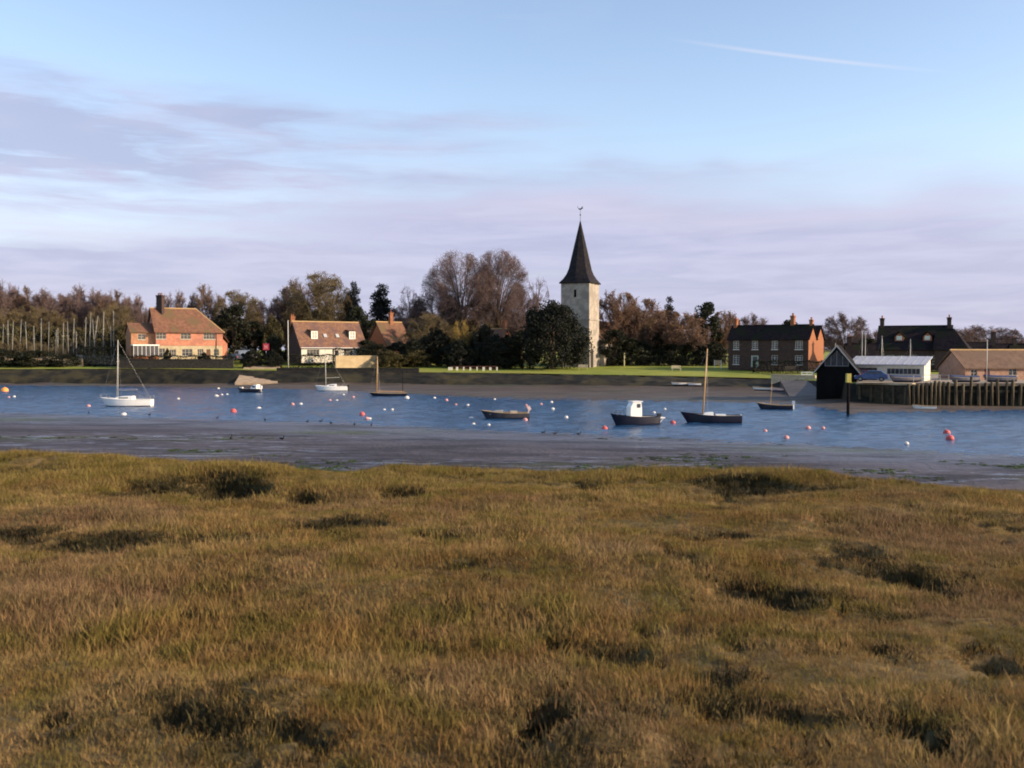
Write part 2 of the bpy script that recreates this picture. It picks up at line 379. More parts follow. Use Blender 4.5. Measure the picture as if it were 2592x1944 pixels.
# near mudflat
NU = [-900, 0, 400, 800, 1300, 1700, 2100, 2592, 3400]; ND = [116, 105, 98, 91, 81, 75, 69, 62, 55]
def Dm(u): return np.interp(u, [-900, 0, 400, 690, 760, 900, 1000, 1300, 1700, 2000, 2300, 2592, 3400], [44, 42, 40.5, 39.5, 35.2, 34.8, 37, 37, 36, 35.5, 33.5, 31, 28])
Nn = np.interp(us, NU, ND)
V = []
ks = np.concatenate([np.linspace(-.7, 0, 10, endpoint=False), np.linspace(0, 1, 110)])
M0 = Dm(us) - 9
for k in ks:
    D = Nn + (M0 - Nn) * k
    x = (us - CU) / F * D
    z = np.where(k < 0, k * 1.2, 1.25 * k ** 1.15) + .16 * fbm(x * .10, D * .22, 51, 5) * min(1, .3 + abs(k) * 4) + .03 * fbm(x * .9, D * 1.6, 55, 3)
    V.append(np.stack([x, D, z], -1))
tag(link('near_mudflat', np_mesh('near_mudflat', np.concatenate(V), grid_faces(len(ks), len(us))), mud_near, None, True), kind='structure')

# channel water with real wind ripples
wm = bpy.data.materials.new('channel water'); wm.use_nodes = True; g = NT(wm.node_tree); b = g.n['Principled BSDF']
b.inputs['Base Color'].default_value = (.014, .054, .130, 1); b.inputs['Roughness'].default_value = .16; b.inputs['IOR'].default_value = 1.333
P = g.node('ShaderNodeNewGeometry').outputs['Position']
bn = g.node('ShaderNodeBump'); bn.inputs['Strength'].default_value = .8; bn.inputs['Distance'].default_value = .14
g.l.new(g.m('ADD', g.noise(P, 2.6, 4, .6), g.m('MULTIPLY', g.noise(P, .35, 3), .8)), bn.inputs['Height']); g.l.new(bn.outputs[0], b.inputs['Normal'])
xs = np.arange(-165, 150, .40); ys = np.arange(50, 205, .38)
X, Y = np.meshgrid(xs, ys); Z = np.zeros_like(X); rs = np.random.RandomState(3)
for k in range(16):
    wl = rs.uniform(.95, 2.3); th = rs.normal(math.pi / 2 + .5, .5); am = .0055 * wl
    Z += am * np.sin(2 * math.pi / wl * (X * math.cos(th) + Y * math.sin(th)) + rs.uniform(0, 7) + 2 * fbm(X * .03, Y * .03, 60 + k, 2))
Z *= .75 + .5 * noise2(X * .03, Y * .06, 77)
tag(link('channel_water', np_mesh('channel_water', np.stack([X, Y, Z], -1).reshape(-1, 3), grid_faces(len(ys), len(xs))), wm, None, True), kind='structure')

# saltmarsh
HOL = [(575, 1215, 110, 22, .9), (380, 1218, 80, 14, .6), (780, 1232, 70, 12, .6), (1010, 1230, 80, 14, .7), (1930, 1206, 150, 14, .8), (2130, 1212, 90, 10, .5), (100, 1180, 60, 12, .5),
       (1480, 1212, 60, 12, .5), (0, 1318, 130, 24, .8), (240, 1342, 180, 18, .6), (500, 1342, 150, 15, .5), (880, 1308, 130, 15, .55), (1130, 1340, 90, 12, .4), (1820, 1330, 70, 12, .5), (1880, 1452, 110, 26, .9),
       (1980, 1480, 60, 14, .6), (1720, 1390, 60, 20, .4), (2300, 1420, 52, 24, .8), (2150, 1360, 80, 15, .4), (2440, 1418, 40, 10, .4), (1560, 1600, 90, 26, .7), (1415, 1578, 45, 24, .7), (1390, 1830, 85, 70, 1.2), (1330, 1775, 80, 30, .9),
       (1500, 1825, 60, 24, .6), (1620, 1820, 60, 20, .5), (1850, 1700, 40, 26, .7), (1950, 1785, 120, 34, .9), (2080, 1790, 90, 25, .6), (450, 1795, 90, 32, .9), (610, 1815, 80, 30, .8), (780, 1828, 50, 18, .6),
       (270, 1690, 30, 15, .6), (430, 1728, 36, 18, .6), (125, 1768, 36, 24, .6), (270, 1788, 30, 16, .5), (2330, 1810, 90, 22, .7), (2430, 1872, 90, 22, .7), (650, 1925, 50, 14, .5), (1960, 1925, 60, 16, .6),
       (2200, 1600, 40, 18, .5), (2480, 1640, 60, 25, .5), (500, 1520, 50, 16, .4), (300, 1500, 40, 16, .35), (700, 1545, 60, 14, .35), (1180, 1420, 80, 12, .35), (1000, 1690, 60, 20, .4), (880, 1850, 40, 15, .5)]
holes = []
for (u, v, ru, rv, dp) in HOL:
    p = on(u, v, 2.75); D = p.y; holes.append((p.x, p.y, ru * D / F, max(.28, rv * D * D / (F * 4.2)) * .75, dp * 1.0))
MOUNDS = [(560, 1190, 200, 12, .16), (0, 1260, 260, 20, .14), (760, 1390, 220, 30, .25), (1450, 1400, 300, 25, .25), (2100, 1450, 180, 20, .18), (700, 1750, 160, 28, .3), (1560, 1880, 150, 40, .35), (150, 1640, 160, 30, .2), (2050, 1190, 160, 10, .2)]
mounds = []
for (u, v, ru, rv, dp) in MOUNDS:
    p = on(u, v, 2.75); D = p.y; mounds.append((p.x, p.y, ru * D / F, rv * D * D / (F * 4.2), dp))
def marsh_parts(x, y):
    u = CU + F * x / np.maximum(y, 1)
    z = 2.42 + .75 * fbm(x * .16, y * .28, 71, 4) + .16 * fbm(x * .9, y * 1.1, 75, 3)
    cut = np.zeros_like(z)
    wx, wy = x + 1.6 * fbm(x * .5, y * .5, 91, 3), y + 1.3 * fbm(x * .5, y * .5, 95, 3)
    for (hx, hy, rx, ry, dp) in holes:
        q = ((wx - hx) / rx) ** 2 + ((wy - hy) / ry) ** 2
        cut = np.maximum(cut, dp * np.clip(1.35 - q, 0, 1) ** .6)
    ch = fbm(x * .22 + 3, y * .42, 83, 4)                          # winding little creeks
    cut = np.maximum(cut, .45 * np.clip(1 - np.abs(ch) / .022, 0, 1) * np.clip((y - 11) / 5, 0, 1) * (noise2(x * .12, y * .2, 88) > .45))
    for (hx, hy, rx, ry, dp) in mounds: z = z + dp * np.exp(-((x - hx) / rx) ** 2 - ((y - hy) / ry) ** 2)
    edge = Dm(u) + 2.6 * fbm(x * .25, y * .1, 101, 4) - y            # metres inside the marsh edge
    rim = np.clip(edge / .9 + .3, 0, 1); rim = rim * rim * (3 - 2 * rim)
    zb = z - cut
    z = -.4 + (zb + .4) * rim
    z = np.maximum(z, np.where(y < 8, 2.4 + (8 - y) * .37, -9))
    return z, cut, rim
xs = np.arange(-46, 46.01, .2); ys = np.arange(-4, 50, .2); X, Y = np.meshgrid(xs, ys)
Zm, CUT, RIM = marsh_parts(X, Y)
soil = mat('marsh soil', (.10, .07, .028), (.15, .105, .045), .9, 1.5, 5, bump=.6, bscale=9, world=True, c3=(.07, .06, .026), scale3=.5)
tag(link('saltmarsh_ground', np_mesh('saltmarsh_ground', np.stack([X, Y, Zm], -1).reshape(-1, 3), grid_faces(len(ys), len(xs))), soil, None, True), kind='structure')

# grass on the marsh: tufts instanced by geometry nodes, one object nobody could count
def grass_mat(name, dry, straw, olive, plum):
    m = bpy.data.materials.new(name); m.use_nodes = True; g = NT(m.node_tree); b = g.n['Principled BSDF']
    P = g.node('ShaderNodeNewGeometry').outputs['Position']; rn = g.node('ShaderNodeObjectInfo').outputs['Random']
    mp = g.node('ShaderNodeMapping'); g.l.new(P, mp.inputs[0]); mp.inputs['Scale'].default_value = (1, 1, .0)
    n1, n2, n3 = g.noise(mp.outputs[0], .30, 4, .6), g.noise(mp.outputs[0], .85, 3, .6), g.noise(mp.outputs[0], .14, 3, .5)
    c = g.mix(g.step(n1, .38, .62), dry, straw); c = g.mix(g.m('MULTIPLY', g.step(n2, .46, .62), .75), c, olive)
    c = g.mix(g.m('MULTIPLY', g.step(n3, .50, .64), .6), c, plum)
    sp = g.node('ShaderNodeSeparateXYZ'); g.l.new(P, sp.inputs[0])          # samphire-green rim along the mud
    c = g.mix(g.m('MULTIPLY', g.step(g.m('ADD', sp.outputs[1], g.m('MULTIPLY', n1, 8)), 30, 39), .5), c, olive)
    hs = g.node('ShaderNodeHueSaturation'); g.l.new(c, hs.inputs['Color']); g.put(hs.inputs['Value'], g.m('ADD', g.m('MULTIPLY', rn, .75), .62))
    g.put(hs.inputs['Hue'], g.m('ADD', g.m('MULTIPLY', g.m('FRACT', g.m('MULTIPLY', rn, 7.3)), .03), .485))
    c = hs.outputs[0]; g.l.new(c, b.inputs['Base Color']); b.inputs['Roughness'].default_value = .75; b.inputs['Specular IOR Level'].default_value = .15
    tr = g.node('ShaderNodeBsdfTranslucent'); g.l.new(c, tr.inputs[0]); mx = g.node('ShaderNodeMixShader'); mx.inputs[0].default_value = .3
    g.l.new(b.outputs[0], mx.inputs[1]); g.l.new(tr.outputs[0], mx.inputs[2]); g.l.new(mx.outputs[0], g.n['Material Output'].inputs[0]); return m
gm = grass_mat('marsh grass', (.222, .138, .046), (.300, .202, .082), (.158, .127, .029), (.222, .140, .082))
tufts = bpy.data.collections.new('grass_tufts')
for k in range(7):
    rs = np.random.RandomState(200 + k); nb = 34; Vs, Fs = [], []
    for j in range(nb):
        a, r = rs.uniform(0, 6.28), .22 * math.sqrt(rs.uniform()); p = np.array([r * math.cos(a), r * math.sin(a), -.03])
        mt = k in (1, 3, 5); h = rs.uniform(.04, .11) if mt else rs.uniform(.06, .15) * (1.9 if j % 13 == 0 else 1); la = rs.uniform(0, 6.28); le = rs.uniform(.4, 1.5) * h if mt else rs.uniform(.05, .5) * h; w = rs.uniform(.0035, .007)
        d = np.array([math.cos(la), math.sin(la), 0]); s = np.array([-d[1], d[0], 0]) if j % 2 else np.array([1, 0, 0.])
        m1 = p + d * le * .3 + np.array([0, 0, h * .55]); t = p + d * le + np.array([0, 0, h])
        o = len(Vs); Vs += [p - s * w, p + s * w, m1 - s * w * .8, m1 + s * w * .8, t]; Fs += [(o, o + 1, o + 3), (o, o + 3, o + 2), (o + 2, o + 3, o + 4)]
    me = np_mesh('tuft', Vs, Fs); me.materials.append(gm); to = bpy.data.objects.new('tuft', me); tufts.objects.link(to)
def scatter(name, me, coll, density, label, cat):
    o = link(name, me, None); tag(o, label, cat, kind='stuff')
    ng = bpy.data.node_groups.new(name, 'GeometryNodeTree'); ng.is_modifier = True
    ng.interface.new_socket('Geometry', in_out='INPUT', socket_type='NodeSocketGeometry'); ng.interface.new_socket('Geometry', in_out='OUTPUT', socket_type='NodeSocketGeometry')
    n, L = ng.nodes, ng.links; gi, go = n.new('NodeGroupInput'), n.new('NodeGroupOutput')
    dp = n.new('GeometryNodeDistributePointsOnFaces'); dp.inputs['Density'].default_value = density
    at_ = n.new('GeometryNodeInputNamedAttribute'); at_.data_type = 'FLOAT'; at_.inputs[0].default_value = 'dens'
    mu = n.new('ShaderNodeMath'); mu.operation = 'MULTIPLY'; mu.inputs[1].default_value = density; L.new(at_.outputs[0], mu.inputs[0]); L.new(mu.outputs[0], dp.inputs['Density'])
    ci = n.new('GeometryNodeCollectionInfo'); ci.inputs[0].default_value = coll; ci.inputs[1].default_value = True; ci.inputs[2].default_value = True
    ip = n.new('GeometryNodeInstanceOnPoints'); ip.inputs['Pick Instance'].default_value = True
    rv = n.new('FunctionNodeRandomValue'); rv.data_type = 'FLOAT_VECTOR'; rv.inputs[0].default_value = (-.16, -.16, 0); rv.inputs[1].default_value = (.16, .16, 6.28)
    rf = n.new('FunctionNodeRandomValue'); rf.data_type = 'FLOAT'; rf.inputs[2].default_value = .65; rf.inputs[3].default_value = 1.3
    ah = n.new('GeometryNodeInputNamedAttribute'); ah.data_type = 'FLOAT'; ah.inputs[0].default_value = 'hgt'
    mh = n.new('ShaderNodeMath'); mh.operation = 'MULTIPLY'; L.new(rf.outputs[1], mh.inputs[0]); L.new(ah.outputs[0], mh.inputs[1])
    L.new(gi.outputs[0], dp.inputs['Mesh']); L.new(dp.outputs['Points'], ip.inputs['Points']); L.new(ci.outputs[0], ip.inputs['Instance'])
    L.new(rv.outputs[0], ip.inputs['Rotation']); L.new(mh.outputs[0], ip.inputs['Scale']); L.new(ip.outputs[0], go.inputs[0])
    md = o.modifiers.new('scatter', 'NODES'); md.node_group = ng
    return o
sel = (np.abs(X) < .62 * Y + 3.0) & (Y > 7.2)
sk = lambda q: .90 if q < 15 else 1.05
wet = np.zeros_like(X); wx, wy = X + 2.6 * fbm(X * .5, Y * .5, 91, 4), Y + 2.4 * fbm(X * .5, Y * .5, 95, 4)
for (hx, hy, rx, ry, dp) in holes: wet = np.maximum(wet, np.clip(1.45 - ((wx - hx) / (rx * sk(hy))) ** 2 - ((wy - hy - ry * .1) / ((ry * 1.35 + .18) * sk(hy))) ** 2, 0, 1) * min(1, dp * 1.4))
wet = np.clip(wet * 1.15 - 1.4 * np.clip(fbm(X * 1.1, Y * 1.3, 141, 4) + .04, 0, 1), 0, 1)  # hollow mask: where shade-dark tufts thin out the grass
strag = np.clip((fbm(X * .45, Y * .8, 151, 5) - .12) * 3, 0, .35)
den = np.clip(1.15 - Y / 75, .5, 1) * RIM * np.where(CUT > .3, .3, 1.0) * (1 - .85 * wet) * np.clip(.55 + 1.6 * (fbm(X * .5, Y * .7, 121, 4) + .34), .5, 1.25)
hg = np.clip(1.0 + 1.9 * fbm(X * .3, Y * .45, 131, 4), .5, 1.6) * (1 - .35 * np.clip(CUT * 3, 0, 1)) * np.clip(.55 + .45 * RIM, 0, 1)
fc = grid_faces(len(ys), len(xs)); ok = sel.ravel()[fc].all(1); fc = fc[ok]; used = np.unique(fc); remap = np.zeros(X.size, np.int64); remap[used] = np.arange(len(used))
me = np_mesh('marsh_grass', np.stack([X, Y, Zm], -1).reshape(-1, 3)[used], remap[fc])
for nm, arr in (('dens', den), ('hgt', hg)):
    a = me.attributes.new(nm, 'FLOAT', 'POINT'); a.data.foreach_set('value', arr.ravel()[used].astype(np.float32))
scatter('marsh_grass', me, tufts, 88, 'dry brown and olive grass covering the saltmarsh', 'grass')

# rush tufts in the hollows; their dark colour also stands in for shade there
pm = mat('shade-dark rush', (.026, .022, .008), (.064, .048, .017), .85, 2.5, rand=.6, world=True)
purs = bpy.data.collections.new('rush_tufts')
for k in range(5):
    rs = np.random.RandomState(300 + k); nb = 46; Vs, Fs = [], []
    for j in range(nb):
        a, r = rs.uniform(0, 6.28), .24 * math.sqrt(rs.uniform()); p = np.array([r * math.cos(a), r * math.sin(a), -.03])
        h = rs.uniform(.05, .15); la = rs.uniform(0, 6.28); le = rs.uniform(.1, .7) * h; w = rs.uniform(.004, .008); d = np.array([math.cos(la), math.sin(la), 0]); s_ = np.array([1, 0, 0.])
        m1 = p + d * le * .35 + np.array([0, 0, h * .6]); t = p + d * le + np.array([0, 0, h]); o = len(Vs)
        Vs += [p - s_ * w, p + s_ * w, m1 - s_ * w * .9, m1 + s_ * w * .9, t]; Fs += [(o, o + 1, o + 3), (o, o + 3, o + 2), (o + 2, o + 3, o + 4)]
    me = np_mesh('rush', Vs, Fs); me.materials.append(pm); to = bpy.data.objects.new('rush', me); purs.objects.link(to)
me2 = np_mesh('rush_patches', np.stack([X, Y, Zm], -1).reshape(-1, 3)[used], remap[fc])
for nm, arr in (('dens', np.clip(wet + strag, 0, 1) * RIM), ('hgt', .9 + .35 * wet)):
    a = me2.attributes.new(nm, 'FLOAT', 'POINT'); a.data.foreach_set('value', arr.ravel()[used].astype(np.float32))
scatter('hollow_shade_rushes', me2, purs, 60, 'rushes coloured dark as shade in the hollows of the saltmarsh', 'plants')

# green weed lying on the near mud, thickest in the gut at the marsh edge
am_ = mat('green algae', (.026, .052, .007), (.050, .078, .013), .8, 1.5, rand=.5, world=True)
alg = bpy.data.collections.new('algae_tufts')
for k in range(4):
    rs = np.random.RandomState(400 + k); n = 40; a, r = rs.uniform(0, 6.28, n), .3 * np.sqrt(rs.uniform(0, 1, n)); Pq = np.stack([r * np.cos(a), r * np.sin(a), rs.uniform(.0, .05, n)], -1)
    t = rs.uniform(0, 6.28, n); d1 = np.stack([np.cos(t), np.sin(t), rs.uniform(-.2, .5, n)], -1); d2 = np.stack([-np.sin(t), np.cos(t), rs.uniform(-.2, .4, n)], -1); sz = rs.uniform(.04, .11, n)[:, None]
    me = np_mesh('algae', np.stack([Pq - d1 * sz, Pq - d2 * sz * .5, Pq + d1 * sz, Pq + d2 * sz * .5], 1).reshape(-1, 3), np.arange(n * 4).reshape(-1, 4)); me.materials.append(am_); to = bpy.data.objects.new('algae', me); alg.objects.link(to)
src = bpy.data.objects['near_mudflat'].data; nv = len(src.vertices); co = np.empty(nv * 3, np.float32); src.vertices.foreach_get('co', co); co = co.reshape(-1, 3)
uu = CU + F * co[:, 0] / co[:, 1]; gut = np.exp(-((uu - 800) / 190) ** 2 - ((co[:, 1] - 40.5) / 6) ** 2) + .8 * np.exp(-((uu - 2000) / 160) ** 2 - ((co[:, 1] - 36) / 3) ** 2)
edge = Dm(uu); dn = np.clip(gut * 1.4 + np.clip((fbm(co[:, 0] * .10, co[:, 1] * .2, 161, 4) - .10) * 2, 0, .16) * np.clip((75 - co[:, 1]) / 25, 0, 1), 0, 1) * (co[:, 1] < 80) * (np.abs(uu - 1296) < 1500)
me3 = src.copy(); me3.name = 'mud_weed'; me3.materials.clear()
for nm, arr in (('dens', dn), ('hgt', .7 + .5 * np.clip(gut, 0, 1))):
    a = me3.attributes.new(nm, 'FLOAT', 'POINT'); a.data.foreach_set('value', arr.astype(np.float32))
scatter('green_weed', me3, alg, 26, 'patches of green weed lying on the near mud beside the marsh', 'weed')
# ------------------------------------------------------------------ trees
def prisms(A, B, r0, r1):
    """many three-sided tapering twigs at once"""
    A, B = np.asarray(A, float), np.asarray(B, float); n = len(A); d = B - A; d /= np.linalg.norm(d, axis=1, keepdims=True) + 1e-9
    ref = np.where(np.abs(d[:, 2:3]) < .9, np.array([[0, 0, 1.]]), np.array([[1., 0, 0]])); p = np.cross(d, ref); p /= np.linalg.norm(p, axis=1, keepdims=True); q = np.cross(d, p)
    r0, r1 = np.broadcast_to(r0, n)[:, None], np.broadcast_to(r1, n)[:, None]; vs = []
    for base, r in ((A, r0), (B, r1)):
        for k in range(3):
            t = 2.094 * k; vs.append(base + p * r * math.cos(t) + q * r * math.sin(t))
    V = np.stack(vs, 1).reshape(-1, 3); o = np.arange(n)[:, None] * 6; fs = []
    for k in range(3): j = (k + 1) % 3; fs.append(np.concatenate([o + k, o + j, o + 3 + j, o + 3 + k], 1))
    return V, np.concatenate(fs)
def unit(rs, n):
    v = rs.normal(size=(n, 3)); return v / np.linalg.norm(v, axis=1, keepdims=True)
def bare_tree(seed, H, Rr, cb, nl=13, ns=10, nt=13, trunk_r=None, upright=.5, twig_r=.016, leader=False):
    """winter tree of height H, crown radius Rr, crown starting at cb: trunk mesh (trunk and limbs) and crown mesh (twigs)"""
    rs = np.random.RandomState(seed); tr = trunk_r or H * .022; m = MB()
    c = np.array([0, 0, cb + (H - cb) * .42]); rad = np.array([Rr, Rr, H - c[2]])
    fork = max(.6, cb * .9)
    lean = rs.normal(0, .02 * H, 2)
    top = np.array([lean[0], lean[1], H * (.9 if leader else .62)])
    tp = [np.array([0, 0, -.3]), np.array([lean[0] * .2, lean[1] * .2, fork]), np.array([lean[0] * .6, lean[1] * .6, fork + (top[2] - fork) * .5]), top]
    m.path(tp, [tr * 1.25, tr * .9, tr * .55, tr * .12], 7)
    sa, sb, sr, ta, tb = [], [], [], [], []
    def inside(Q):                                              # twigs end on the rounded outline of the crown
        Rd = np.where(Q[:, 2:3] > c[2], rad[None], np.array([[Rr, Rr, c[2] - cb + .8]])); q = np.linalg.norm((Q - c) / Rd, axis=1, keepdims=True)
        ang = np.arctan2(Q[:, 1:2], Q[:, 0:1]); lim = (1 + .04 * np.sin(ang * 3 + seed) + .035 * np.sin(ang * 5 + Q[:, 2:3] * .9 + seed)) * rs.uniform(.93, 1.03, (len(Q), 1))
        return np.where(q > lim, c + (Q - c) / q * lim, Q)
    for i in range(nl):
        az = i * 2.4 + rs.uniform(-.5, .5); h = (i + rs.uniform(0, 1)) / nl
        el = math.asin(-.25 + .25 * upright + (1.2 - .25 * upright) * h)
        d = np.array([math.cos(az) * math.cos(el), math.sin(az) * math.cos(el), math.sin(el)])
        rr = rad.copy(); rr[2] = rad[2] if d[2] > 0 else (c[2] - cb) * .8
        end = c + d * rr * rs.uniform(.68, .88)
        k = rs.uniform(.0, .75); st = tp[1] * (1 - k) + tp[2] * k if h < .85 else tp[2]
        mid = st * .45 + end * .55 + np.array([0, 0, (end[2] - st[2]) * .15 + rs.uniform(-.02, .05) * H]) - d * np.array([1, 1, 0]) * Rr * .12 * upright
        P = []
        for t in np.linspace(0, 1, 6): P.append((1 - t) ** 2 * st + 2 * t * (1 - t) * mid + t * t * end + rs.normal(0, .006 * H, 3) * (0 < t < 1))
        r = tr * rs.uniform(.32, .5); m.path(P, [r, r * .8, r * .62, r * .45, r * .3, r * .14], 5)
        for j in range(ns):
            t = rs.uniform(.3, 1); q = min(4, int(t * 5)); f_ = t * 5 - q; p0 = P[q] * (1 - f_) + P[q + 1] * f_
            out = (p0 - c) / rad; out /= np.linalg.norm(out) + 1e-6
            dd = out * .9 + unit(rs, 1)[0] * .75 + np.array([0, 0, .35 * upright]); dd /= np.linalg.norm(dd); ln = rs.uniform(.15, .36) * (Rr + (H - cb) * .5) * .8
            p1 = p0 + dd * ln; e = (p1 - c) / np.where(p1[2] > c[2], rad, np.array([Rr, Rr, c[2] - cb + .5])); q_ = np.linalg.norm(e)
            if q_ > 1.0: p1 = c + (p1 - c) / q_ * rs.uniform(.94, 1.04)
            sa.append(p0); sb.append(p1); sr.append(r * .22)
            t2 = rs.uniform(.15, 1, nt)[:, None]; b0 = p0 + (p1 - p0) * t2
            dv = out * .7 + unit(rs, nt) * .85 + np.array([0, 0, .25]); dv /= np.linalg.norm(dv, axis=1, keepdims=True); L = rs.uniform(.03, .085, nt)[:, None] * H
            b1 = inside(b0 + dv * L); ta += list(b0); tb += list(b1)
            for _ in range(2):
                u_ = rs.uniform(.3, .95, nt)[:, None]; s0 = b0 + (b1 - b0) * u_; dv2 = dv + unit(rs, nt) * .8; dv2 /= np.linalg.norm(dv2, axis=1, keepdims=True)
                ta += list(s0); tb += list(inside(s0 + dv2 * L * rs.uniform(.5, .9, nt)[:, None]))
    V1, F1 = prisms(sa, sb, np.maximum(np.array(sr), twig_r * 1.6), twig_r * 1.2); V2, F2 = prisms(ta, tb, twig_r, twig_r * .55)
    crown = np_mesh('crown', np.concatenate([V1, V2]), np.concatenate([F1, F2 + len(V1)]))
    return m, crown
def leaf_cloud(rs, centres, radii, n, size, flat=.0):
    """leaf-sized faces spread through clumps"""
    nc = len(centres); idx = rs.randint(0, nc, n); P = unit(rs, n) * (rs.uniform(.25, 1, n) ** .45)[:, None] * np.asarray(radii)[idx][:, None]
    P[:, 2] *= (1 - flat); P += np.asarray(centres)[idx]
    a = unit(rs, n); b_ = np.cross(a, unit(rs, n)); b_ /= np.linalg.norm(b_, axis=1, keepdims=True); s = (size * rs.uniform(.6, 1.4, n))[:, None]
    V = np.stack([P - a * s, P - b_ * s * .55, P + a * s, P + b_ * s * .55], 1).reshape(-1, 3)
    return V, np.arange(n * 4).reshape(-1, 4)
def leafy_tree(seed, H, Rr, cb, n=15000, nc=110, size=.20, trunk_r=.35, dome=1.0):
    rs = np.random.RandomState(seed); c = np.array([0, 0, cb + (H - cb) * .45]); cr = rs.uniform(.12, .27, nc) * Rr
    tt = rs.uniform(.02, 1, nc) ** .85; an = rs.uniform(0, 6.283, nc); prof = np.where(tt > .4, np.sqrt(np.clip(1 - ((tt - .4) / .6) ** 2, 0, 1)), .8 + .2 * tt / .4) * (1 + .16 * np.sin(an * 3 + seed) * np.cos(tt * 5 + seed))
    rr_ = np.maximum(prof * Rr - cr * .8, .05) * rs.uniform(.3, 1, nc) ** .4; zz_ = cb + (H - cb - cr * .6) * tt + rs.normal(0, .03, nc) * H; ctr = np.stack([rr_ * np.cos(an), rr_ * np.sin(an), np.maximum(zz_, cr * .5)], -1)
    V, Fc = leaf_cloud(rs, ctr, cr, n, size, .2)
    m = MB(); m.path([(0, 0, -.3), (0, 0, cb), (0, 0, cb + (H - cb) * .6)], [trunk_r * 1.2, trunk_r, trunk_r * .3], 7)
    for i in range(9):
        p = ctr[i]; m.path([np.array([0, 0, cb * .8]), np.array([p[0] * .4, p[1] * .4, cb + (p[2] - cb) * .6]), p], [trunk_r * .5, trunk_r * .3, .04], 5)
    return m, np_mesh('crown', V, Fc)
def conifer(seed, H, Rr, cb, n=9000, layers=11, size=.16):
    rs = np.random.RandomState(seed); m = MB(); m.path([(0, 0, -.3), (0, 0, H * .5), (.1, 0, H * .97)], [H * .02, H * .014, .03], 7); ctr, cr = [], []
    for k in range(layers):
        z = cb + (H - cb) * (k / (layers - 1)) ; w0 = Rr * (1 - .8 * (k / (layers - 1)) ** 1.4)
        for j in range(6 if k < layers - 2 else 2):
            a = rs.uniform(0, 6.28); w = w0 * rs.uniform(.35, 1.15); e = np.array([math.cos(a) * w, math.sin(a) * w, z + rs.uniform(-.9, 1.0)]); m.path([(0, 0, z - .4), e], [.06, .02], 4)
            for t in (.45, .75, 1.0): ctr.append(np.array([e[0] * t, e[1] * t, z + (e[2] - z) * t])); cr.append(Rr * rs.uniform(.14, .26))
    V, Fc = leaf_cloud(rs, ctr, np.array(cr) * 1.35, n, size, .25); return m, np_mesh('crown', V, Fc)

VAR = {}
def variant(key, fn, tm, cm):
    m, crown = fn(); me = bpy.data.meshes.new('trunk'); me.from_pydata([tuple(p) for p in m.v], [], m.f); me.update(); me.materials.append(tm); crown.materials.append(cm); VAR[key] = (me, crown)
# unit sizes (H, R) are scaled to each place below
variant('wood_a', lambda: bare_tree(1, 12, 4.6, 2.4, 16, 13, 15, twig_r=.026), bark_m, twig_m)
variant('wood_b', lambda: bare_tree(2, 12, 5.2, 2.0, 17, 13, 15, upright=.3, twig_r=.026), bark_m, twig_purple)
variant('wood_c', lambda: bare_tree(3, 12, 4.2, 2.0, 15, 12, 15, twig_r=.026), bark_olive, twig_olive)
variant('russet', lambda: bare_tree(4, 10, 4.6, 1.0, 16, 13, 16, twig_r=.028), bark_m, twig_orange)
variant('elm_a', lambda: bare_tree(5, 22, 8.6, 6.0, 26, 14, 15, trunk_r=.42, upright=.8, twig_r=.018), bark_m, twig_purple)
variant('elm_b', lambda: bare_tree(6, 22, 7.8, 6.5, 26, 14, 15, trunk_r=.42, upright=.8, twig_r=.018), bark_m, twig_purple)
variant('thin', lambda: bare_tree(7, 14, 2.6, 5.0, 8, 5, 7, trunk_r=.16, upright=.9, leader=True), bark_m, twig_purple)
variant('big_c', lambda: bare_tree(8, 17, 7.2, 1.8, 20, 14, 16, trunk_r=.4, upright=.5, twig_r=.028), bark_olive, twig_olive)
variant('gold', lambda: bare_tree(9, 9, 2.6, 1.2, 12, 9, 13, upright=.6, twig_r=.026), bark_olive, twig_gold)
variant('shrub', lambda: bare_tree(10, 5, 3.0, .3, 14, 9, 12, trunk_r=.1, upright=.4, twig_r=.016), bark_olive, twig_olive)
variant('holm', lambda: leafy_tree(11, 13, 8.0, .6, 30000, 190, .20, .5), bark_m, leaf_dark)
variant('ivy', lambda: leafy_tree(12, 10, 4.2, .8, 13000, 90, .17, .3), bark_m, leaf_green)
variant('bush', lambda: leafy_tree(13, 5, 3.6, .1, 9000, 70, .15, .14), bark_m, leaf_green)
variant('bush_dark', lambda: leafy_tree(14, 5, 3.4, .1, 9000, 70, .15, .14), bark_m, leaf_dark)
variant('olive_bush', lambda: leafy_tree(15, 4, 3.4, .1, 8000, 70, .13, .12), bark_olive, leaf_olive)
variant('pine', lambda: conifer(16, 13, 3.2, 3.5), bark_m, leaf_blue)
variant('scraggy', lambda: conifer(17, 14, 3.0, 7.0, 5000, 7), bark_m, leaf_blue)
BASE = {'wood_a': (12, 4.6), 'wood_b': (12, 5.2), 'wood_c': (12, 4.2), 'russet': (10, 4.6), 'elm_a': (22, 8.6), 'elm_b': (22, 7.8), 'thin': (14, 2.6), 'big_c': (17, 7.2), 'gold': (9, 2.6), 'shrub': (5, 3.0),
        'holm': (13, 8.0), 'ivy': (10, 4.2), 'bush': (5, 3.6), 'bush_dark': (5, 3.4), 'olive_bush': (4, 3.4), 'pine': (13, 3.2), 'scraggy': (14, 3.0)}
